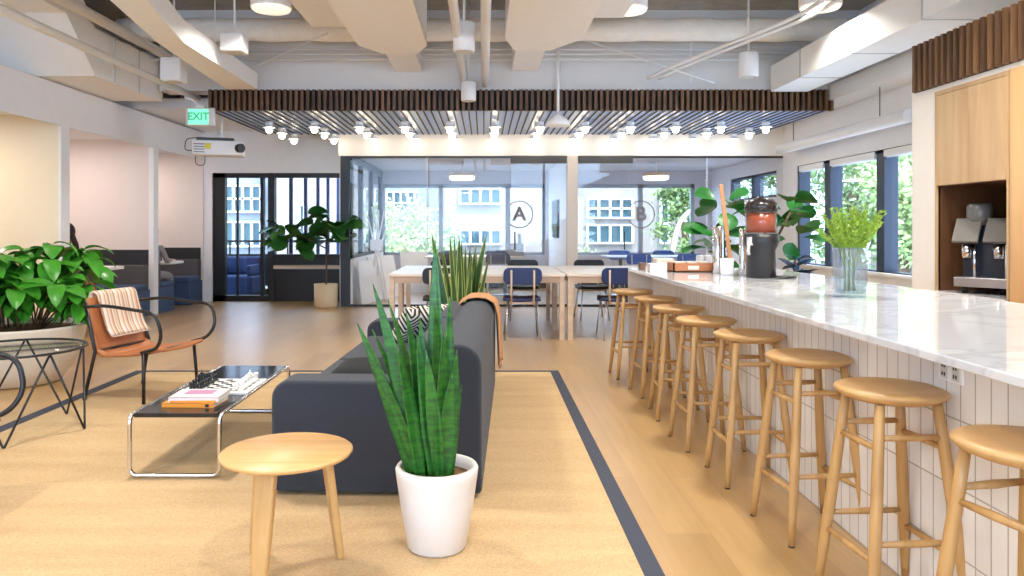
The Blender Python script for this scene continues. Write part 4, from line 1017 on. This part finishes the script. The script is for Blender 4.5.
# ------------------------------------------------------------------ dining tables and chairs
def dtable(loc, label):
    t = thing('dining_table', label, 'table', loc, 0, 'pale work tables before the meeting rooms')
    MB().box(0, 2.02, 0, .93, .725, .755).build('table_top', M_tabletop, t, bevel=.003)
    MB().box(.06, 1.96, .03, .05, .65, .725).box(.06, 1.96, .88, .90, .65, .725).box(.03, .05, .06, .87, .65, .725).box(1.97, 1.99, .06, .87, .65, .725).build('apron', M_pale, t)
    for x in (.01, 1.955):
        for y in (.01, .865): MB().box(x, x+.055, y, y+.055, 0, .725).build('leg', M_pale, t)
    return t
dt = dtable((-1.09, 8.45, 0), 'pale long table nearest the sofa, left of the front pair')
dup(dt, (.95, 8.45, 0), 0, 'pale long table of the front pair, partly behind the bar end')
dup(dt, (-1.09, 9.40, 0), 0, 'pale long table behind the front left one, same width')
dup(dt, (.95, 9.40, 0), 0, 'pale long table at the back right of the four')
def dchair(mshell, loc, rz, label, wood_post=True):
    t = thing('dining_chair', label, 'chair', loc, rz, 'shell chairs around the pale tables')
    def seat(u, v): a = u*2-1; b = v*2-1; return (a*.22*(1-.15*b*b*(1 if b > 0 else .4)), b*.20+.02, .45+.012*b*b-.012*(1-a*a)+(.0))
    MB().grid(seat, 12, 12).build('seat', mshell, t, solid=.035)
    pts = rprof(-.22, .22, .635, .825, .065, 6)
    MB().prism(pts, -.225, -.20, 'y').build('backrest', mshell, t, bevel=.006)
    for s in (-1, 1):
        MB().tube([(s*.125, -.19, .40), (s*.13, -.235, .60), (s*.13, -.235, .80)], .012, 8, flat=1.0).build('back_post', M_pale if wood_post else M_steel, t)
        MB().tube([(s*.16, .16, .43), (s*.20, .22, 0)], .009, 8).build('leg', M_steel, t)
        MB().tube([(s*.16, -.16, .43), (s*.205, -.26, 0)], .010, 8).build('leg', M_steel, t)
    MB().cbox((0, -.17, .42), (.30, .02, .02)).cbox((0, .15, .42), (.30, .02, .02)).build('crossbar', M_pale, t)
    return t
c1 = dchair(M_navy, (X(522, 8.6), 8.66, 0), 0, 'navy shell chair at the front table, left of the two navy ones')
dup(c1, (X(616, 8.6)+.02, 8.66, 0), R(2), 'navy shell chair at the front table, beside the bar end')
c2 = dchair(M_blk, (X(441, 8.6), 8.68, 0), R(4), 'black shell chair at the front table, behind the snake plants')
c3 = dup(c2, (X(523, 10.6), 10.42, 0), PI, 'black shell chair on the far side, facing the left navy chair')
dup(c2, (X(590, 10.6), 10.42, 0), PI+R(3), 'black shell chair on the far side, just right of the column')
dup(c2, (X(446, 10.6), 10.44, 0), PI, 'dark shell chair on the far side, behind the tall snake plant')
# meeting rooms' furniture
M_lb = mat('light blue laminate', (176, 196, 226), .3)
def mtable(loc, label, m):
    t = thing('meeting_table', label, 'table', loc, 0)
    MB().box(-.9, .9, -.5, .5, .72, .75).build('table_top', m, t, bevel=.004)
    for x in (-.6, .6): MB().tube([(x, 0, .02), (x, 0, .72)], .035, 12).lathe([(.25, 0), (.25, .015), (.04, .03)], 24, (x, 0, 0)).build('pedestal', M_steel, t)
    return t
mtable((-.2, 14.1, 0), 'white meeting table inside glass room A', M_tabletop)
mtable((3.2, 14.1, 0), 'pale blue meeting table inside glass room B', M_lb)
k_ = 0
words = ['left', 'right', 'left', 'right']
for rx, nm, m in ((-.2, 'A', mat('grey blue shell', (96, 104, 122), .5)), (3.2, 'B', mat('mid blue shell', (56, 96, 170), .5))):
    base = None
    for i, (dx, dy, a) in enumerate(((-.45, -.75, 0), (.45, -.75, 0), (-.45, .75, PI), (.45, .75, PI))):
        lb = '%s shell chair at the %s %s side of the meeting table in room %s' % ('grey' if nm == 'A' else 'blue', ('near', 'near', 'far', 'far')[i], words[i], nm)
        if base is None:
            base = dchair(m, (rx+dx, 14.1+dy, 0), a, lb, False); base['group'] = 'chairs in meeting room '+nm
        else: dup(base, (rx+dx, 14.1+dy, 0), a, lb)
simple('desk_box', MB().box(-.13, .13, -.1, .1, 0, .24).box(.02, .09, -.03, .03, .24, .42), mat('grey carton', (150, 150, 156), .6), 'grey box with upright item on the table in room A', 'box', (.62, 14.1, .75))
simple('wall_screen', MB().box(0, .05, -.5, .5, -.35, .35), M_blk, 'black wall screen on the partition of room A', 'screen', (1.325, 14.0, 1.45), bevel=.006)
# pendant disc lamps in rooms
for px, lb in ((462, 'white disc pendant lamp inside room A'), (656, 'white disc pendant lamp inside room B')):
    t = thing('pendant_lamp', lb, 'lamp', (X(px, 13.6), 13.6, 2.16))
    MB().lathe([(0, 0), (.20, 0), (.23, .02), (.235, .07), (.235, .12), (0, .12)], 40).build('diffuser', M_pend, t)
    MB().lathe([(.24, .07), (.245, .13), (.0, .14)], 40).build('rim', M_potb, t)
    MB().tube([(0, 0, .13), (0, 0, .34)], .015, 8).build('stem', M_white, t)
    l = bpy.data.lights.new('pendant_light', 'AREA'); l.shape = 'DISK'; l.size = .38; l.energy = 22; l.color = (1, .86, .68)
    lo = bpy.data.objects.new('pendant_light', l); COL.objects.link(lo); lo.parent = t; lo.location = (0, 0, -.01)
# easel and leaning boards in room A
t = thing('easel', 'white pole easel with crossed legs inside room A at left', 'easel', (-1.88, 13.0, 0))
e = MB()
for a, b in (((-.15, -.25, 0), (.12, .1, 1.62)), ((.22, -.25, 0), (-.10, .1, 1.66)), ((-.05, .35, 0), (.02, .05, 1.6)), ((.1, .3, 0), (-.16, 0, 1.5)), ((-.22, -.1, 0), (.2, 0, 1.4))): e.tube([a, b], .014, 8)
e.build('pole', M_white, t)
MB().cbox((0, -.05, .98), (.22, .03, .2)).build('clamp', M_white, t)
def board(x, y, w, h, rz, label, tilt=12):
    o = MB().box(-w/2, w/2, -.012, .012, 0, h).build('leaning_board', M_white); o.location = (x, y, .01); o.rotation_euler = (R(-tilt), 0, rz); return tag(o, label, 'board', 'boards leaning inside room A')
board(-1.93, 12.55, .8, .72, R(80), 'white board leaning on the left side wall of room A, nearest the glass', 6)
board(-1.75, 13.4, .8, .78, R(62), 'white board leaning behind the pole easel in room A')
board(-1.35, 14.6, .55, .82, R(20), 'black edged white board leaning near the window of room A')
simple('bin', MB().lathe([(.12, 0), (.15, .4), (.14, .4), (.11, .02), (0, .02)], 24), M_blk, 'small black bin near the leaning boards in room A', 'bin', (-1.75, 14.9, 0))

# ------------------------------------------------------------------ booths
def bench(name, label, loc, back_sign, w=1.7, bh=.74):
    # local: x from -w..0 (0 = open end), y 0 = wall side, seat towards back_sign
    t = thing('booth_bench', label, 'bench', loc); s = back_sign
    MB().box(-w, 0, 0, s*.56, 0, .38).build('base', M_seatb, t, bevel=.01)
    MB().box(-w, .0, s*.10, s*.60, .38, .46).build('seat', M_seatb, t, bevel=.03, seg=3)
    MB().box(-w, -.02, 0, s*.13, .38, bh).build('backrest', M_brown, t, bevel=.02, seg=3)
    return t
bench('b', 'blue seated booth bench against the partition, in the nearer open booth', (XL-.03, 10.865, .0), -1)
bench('b', 'blue booth bench on the near side of the far booth', (XL+.12-.1, 11.03, .0), 1)
bench('b', 'blue booth bench at the far side of the far booth, near the black glazing', (XL-.02, 12.855, .0), -1)
bench('b', 'booth bench hidden behind the wall end in the nearer open booth', (XL-.16, 8.72, .0), 1, 1.6)
def btable(loc, label, h):
    t = thing('booth_table', label, 'table', loc, 0, 'white booth tables')
    pts = rprof(-1.3, .0, -.33, .33, .16, 8, (1, 0, 0, 1))
    MB().prism(pts, h-.035, h, 'z').build('table_top', M_white, t, bevel=.004)
    MB().tube([(-.55, 0, .02), (-.55, 0, h-.035)], .035, 12).lathe([(.22, 0), (.22, .015), (.04, .03)], 24, (-.55, 0, 0)).build('pedestal', M_blk, t)
    return t
btable((XL-.02, 9.85, 0), 'white booth table in the nearer open booth', .76)
btable((XL-.06, 11.95, 0), 'white booth table in the far booth', .74)
simple('cup', MB().lathe([(.03, 0), (.036, .08), (.032, .08), (.027, .01), (0, .01)], 20), M_white, 'white cup on the far booth table', 'cup', (XL-.25, 11.85, .74))
simple('laptop', MB().box(-.16, .16, -.11, .11, 0, .012).box(-.16, .16, .10, .115, .012, .22), mat('laptop grey', (70, 72, 78), .4), 'dark laptop open on the far booth table', 'laptop', (XL-.5, 11.95, .74))
simple('notebook', MB().box(-.12, .12, -.09, .09, 0, .012), M_potg, 'pale notebook lying on the nearer booth table', 'notebook', (XL-.32, 9.75, .76), bevel=.002)
# unseen lamps added to light the booths
for y, e, colr, nm in ((7.4, 32, (1, .9, .74), 'cream lit booth at far left'), (9.8, 22, (1, .86, .78), 'nearer open booth'), (11.95, 18, (1, .85, .75), 'far booth')):
    t = thing('booth_added_lamp', 'unseen round ceiling lamp added in the '+nm, 'lamp', (-6.0, y, HB+.12))
    MB().lathe([(0, -.04), (.12, -.04), (.14, -.02), (.14, 0)], 28).build('diffuser', M_drum, t)
    l = bpy.data.lights.new('booth_fill_light', 'AREA'); l.shape = 'DISK'; l.size = .25; l.energy = e; l.color = colr
    lo = bpy.data.objects.new('booth_fill_light', l); COL.objects.link(lo); lo.parent = t; lo.location = (0, 0, -.05)
simple('light_switch', MB().box(-.002, .004, -.035, .035, -.06, .06), M_white, 'white light switch on the end of the booth wall', 'switch', (XL+.002, 8.6, 1.31))

# ------------------------------------------------------------------ people (mostly hidden, seated in the booths)
def skin_body(name, joints, edges, radii, m, parent, sub=2):
    me = bpy.data.meshes.new(name); me.from_pydata(joints, edges, []); me.materials.append(m)
    o = bpy.data.objects.new(name, me); COL.objects.link(o); o.parent = parent
    md = o.modifiers.new('skin', 'SKIN'); md.use_smooth_shade = True
    sv = me.skin_vertices[0].data
    for i, r in enumerate(radii): sv[i].radius = (r, r) if not isinstance(r, tuple) else r
    sv[0].use_root = True
    sb = o.modifiers.new('sub', 'SUBSURF'); sb.levels = sub; sb.render_levels = sub
    return o
def person(loc, rz, label, shirt, hair, hairlong):
    t = thing('person', label, 'person', loc, rz)   # local: faces +y, origin on floor below pelvis, seated at .46
    SK = mat('skin', (214, 160, 128), .5)
    # body as one skin surface
    J = [(0, 0, .56), (0, .01, .75), (0, .02, .92), (0, .03, 1.00), (0, .05, 1.07),
         (-.15, .02, .97), (-.20, .12, .76), (-.16, .34, .77), (.15, .02, .97), (.20, .12, .76), (.16, .34, .77),
         (-.09, .03, .55), (-.11, .42, .52), (-.11, .45, .08), (-.11, .56, .04), (.09, .03, .55), (.11, .42, .52), (.11, .45, .08), (.11, .56, .04)]
    E = [(0, 1), (1, 2), (2, 3), (3, 4), (2, 5), (5, 6), (6, 7), (2, 8), (8, 9), (9, 10), (0, 11), (11, 12), (12, 13), (13, 14), (0, 15), (15, 16), (16, 17), (17, 18)]
    Rr = [(.15, .11), (.13, .10), (.15, .09), (.07, .06), .045, .055, .042, .032, .055, .042, .032, .085, .065, .045, .035, .085, .065, .045, .035]
    skin_body('body', J, E, Rr, mat('cloth %s' % label[:24], shirt, .85), t)
    h = MB().ball((0, .07, 1.20), .095, 24, (.82, 1.0, 1.22)); h.ball((0, .168, 1.185), .016, 10, (.8, 1, 1.5))
    for s in (-1, 1): h.ball((s*.078, .06, 1.19), .022, 10, (.5, 1, 1.4))
    h.tube([(0, .03, 1.02), (0, .055, 1.12)], .045, 14); h.build('head', SK, t)
    f = MB()
    for s in (-1, 1): f.ball((s*.032, .155, 1.215), .010, 10)
    f.tube([(-.02, .158, 1.145), (0, .163, 1.143), (.02, .158, 1.145)], .004, 6); f.build('face_features', mat('dark features', (70, 36, 30), .5), t)
    hr = MB().ball((0, .045, 1.235), .105, 24, (.86, 1.0, 1.1))
    if hairlong: hr.ball((0, -.03, 1.10), .09, 20, (.95, .55, 1.9)); hr.tube([(.085, .0, 1.2), (.12, .02, 1.08), (.13, .05, .95), (.12, .06, .86)], [.03, .034, .028, .012], 10)
    hr.build('hair', mat('hair %s' % label[:12], hair, .6, noise=.3, nscale=40), t)
    for s in (-1, 1):
        hm = MB(); w0 = Vector((s*.155, .36, .775)); pc = w0+Vector((-s*.01, .05, -.003))
        hm.ball(pc, .042, 14, (.85, 1.05, .38))
        for k in range(4):
            b = pc+Vector(((k-1.5)*.019, .032, 0)); Lf = (.055, .065, .06, .048)[k]
            hm.tube([b, b+Vector((0, Lf*.5, .004)), b+Vector((0, Lf, -.008))], [.009, .0085, .006], 8)
        hm.tube([pc+Vector((-s*.03, -.01, 0)), pc+Vector((-s*.05, .015, 0)), pc+Vector((-s*.052, .04, -.004))], [.011, .009, .007], 8)
        hm.build('hand', SK, t)
    return t
person((-5.22, 9.22, 0), 0, 'person with long dark hair and pink red top seated in the nearer booth', (206, 84, 84), (46, 30, 26), True)
person((-5.14, 11.42, 0), 0, 'person in grey top seated in the far booth behind the white post', (150, 146, 150), (150, 144, 140), False)

# ------------------------------------------------------------------ outside
struct('trim_8', MB().box(-40, 60, YB+.2, 90, -3.2, -3.0), mat('street asphalt', (120, 120, 122), .9))
M_fac = mat('cream stucco facade', (150, 142, 134), .85); M_facg = mat('grey facade', (140, 144, 150), .85)
M_win = mat('teal reflecting window', (52, 84, 92), .3, spec=.4)
def building(name, label, x0, x1, y, z1, wins, m=M_fac, depth=8):
    t = thing(name, label, 'building', (0, y, 0))
    MB().box(x0, x1, 0, depth, -3, z1).build('wall', m, t)
    for (a, b, c, d_, nx, nz) in wins:
        f = MB().box(a, b, -.12, .02, c, d_).build('window', M_win, t)
        g_ = MB()
        for i in range(nx+1): q = a+(b-a)*i/nx; g_.box(q-.05, q+.05, -.2, -.1, c, d_)
        for i in range(nz+1): q = c+(d_-c)*i/nz; g_.box(a, b, -.2, -.1, q-.04, q+.04)
        g_.build('mullion', M_white, f)
    return t
D = 32
building('office_building', 'cream office building across the street beyond rooms A and B', X(445, D), X(684, D), D, 9,
         [(X(460, D), X(501, D), Z(204, D), Z(189, D), 4, 1), (X(460, D), X(501, D), Z(244, D), Z(230, D), 4, 1), (X(587, D), X(632, D), Z(218, D), Z(199, D), 4, 2), (X(587, D), X(632, D), Z(243, D), Z(225, D), 4, 1), (X(660, D), X(668, D), Z(243, D), Z(185, D), 1, 3)])
D = 44
building('office_building', 'grey roofed building farther left beyond room A', X(372, D), X(445, D), D, 6.2, [(X(380, D), X(415, D), Z(203, D), Z(192, D), 5, 1)], M_facg)
D = 30
building('office_building', 'white balconied block beyond the back left glazing', X(205, D), X(268, D), D, 8, [(X(226, D), X(262, D), Z(212, D), Z(186, D), 4, 2), (X(226, D), X(262, D), Z(246, D), Z(222, D), 4, 1)], M_facg)
D = 27
building('office_building', 'plain pale block right behind the back left glazing', X(272, D), X(352, D), D, 9, [(X(300, D), X(306, D), Z(240, D), Z(205, D), 1, 2)])
# right side building (faces left)
t = thing('apartment_building', 'pale apartment block beyond the right windows', 'building', (0, 0, 0))
MB().box(14.2, 22, 23.2, 27.2, -3, 12).build('wall', M_fac, t)
for z in (-.4, 1.4, 3.2, 5.0):
    for xx in (14.6, 15.7): MB().box(xx, xx+.6, 23.1, 23.2, z, z+1.1).build('window', M_win, t)
def tree(x, y, z0, h, rad, n, label, m, size=.16):
    t = thing('tree', label, 'tree', (x, y, -3))
    MB().tube(fillet([(0, 0, 0), (.1, .05, h*.4), (-.05, 0, h*.75)], .4), .14, 8).build('trunk', M_bark, t)
    mb = MB()
    cl = [(random.gauss(0, rad*.45), random.gauss(0, rad*.45), z0+3+random.uniform(0, 1)*(h-z0-3)) for _ in range(14)]
    for i in range(n):
        c = random.choice(cl); p = Vector(c)+Vector((random.gauss(0, rad*.22), random.gauss(0, rad*.22), random.gauss(0, rad*.2)))
        dv = Vector((random.uniform(-1, 1), random.uniform(-1, 1), random.uniform(-1, 1))).normalized(); s = dv.orthogonal().normalized()*size*.35; L = dv*size
        mb.add([p, p+L*.5+s, p+L, p+L*.5-s], [(0, 1, 2, 3)])
    mb.build('foliage', m, t, fix=False)
M_t1 = mat('street tree leaf', (120, 144, 84), .7, noise=.4, nscale=1.5); M_t2 = mat('pale street tree leaf', (162, 178, 116), .7, noise=.35, nscale=1.2)
tree(X(405, 26), 26, 0, 4.8, 1.3, 3200, 'pale green street tree beyond the left window of room A', M_t2)
tree(X(432, 28), 28, 0, 4.4, 1.1, 2200, 'street tree just left of the cream office building', M_t1)
tree(X(592, 24), 24, -2, 3.6, .9, 1600, 'low pale tree below the window grid beyond room B', M_t2, .12)
tree(X(686, 27), 27, 0, 6.0, .9, 3000, 'dark green tree at the right end of the room B window', M_t1)
for i, (x, y, h, rd, m) in enumerate(((9.6, 19.2, 7.0, 1.4, M_t1), (11.2, 20.4, 7.5, 1.5, M_t2), (12.2, 21.8, 6.6, 1.2, M_t1), (9.2, 16.2, 5.6, 1.2, M_t2), (8.3, 22.5, 7.2, 1.5, M_t1), (12.9, 20.2, 5.0, .9, M_t2))):
    tree(x, y, .2, h, rd, 3600, ['bushy tree beyond the far bay of the right windows', 'tall pale tree beyond the middle bay of right windows', 'tree beside the apartment block outside the right windows', 'pale tree nearest outside the right windows', 'leafy tree outside seen through the room B side window', 'low pale tree below the apartment block outside'][i], m)
t = thing('street_lamp', 'curved white street lamp arm outside the room B window', 'street lamp', (X(672, 22), 22, -3))
MB().tube(fillet([(0, 0, 0), (0, 0, 3.6), (.25, 0, 4.6), (.9, 0, 5.0)], .7), .06, 10).build('pole', M_white, t)
# balcony outside back left glazing
struct('trim_9', MB().box(-7, -2.4, 13.1, 15.6, -.15, 0), mat('dark balcony deck', (52, 54, 60), .8))
t = thing('balcony_railing', 'black balcony railing outside the back left glazing', 'railing', (0, 15.4, 0))
MB().box(-7, -2.4, -.02, .02, .98, 1.03).box(-7, -2.4, -.02, .02, .08, .12).build('rail', M_black, t)
for i in range(12): MB().box(-6.9+.4*i, -6.87+.4*i, -.015, .015, 0, 1.0).build('post', M_black, t)
MB().box(-7, -2.4, -.01, .01, .12, .74).build('infill_panel', M_black, t)
t = thing('outdoor_armchair', 'blue outdoor lounge chair on the balcony', 'chair', (-4.75, 14.2, 0))
MB().box(-.4, .4, -.35, .35, .0, .38).build('seat', mat('dark blue outdoor fabric', (36, 56, 100), .8), t, bevel=.05, seg=3)
MB().box(-.4, .4, .2, .38, .38, .72).build('backrest', MATS['dark blue outdoor fabric'], t, bevel=.05, seg=3)
for sx in (-.38, .3): MB().box(sx, sx+.08, -.35, .3, .38, .58).build('armrest', MATS['dark blue outdoor fabric'], t, bevel=.02)
for i, y in enumerate((13.9, 14.6, 15.4, 16.4, 17.6)):
    simple('screen_post', MB().box(-.03, .03, -.03, .03, 0, 4.2), mat('navy screen post', (30, 46, 84), .5), '%s of the thin navy posts outside the right part of the back glazing' % ['leftmost', 'second from left', 'third from left', 'fourth from left', 'rightmost'][i], 'post', (X(291+(0, 14.6, 27, 37, 47)[i], y), y, 0), 'navy posts outside')
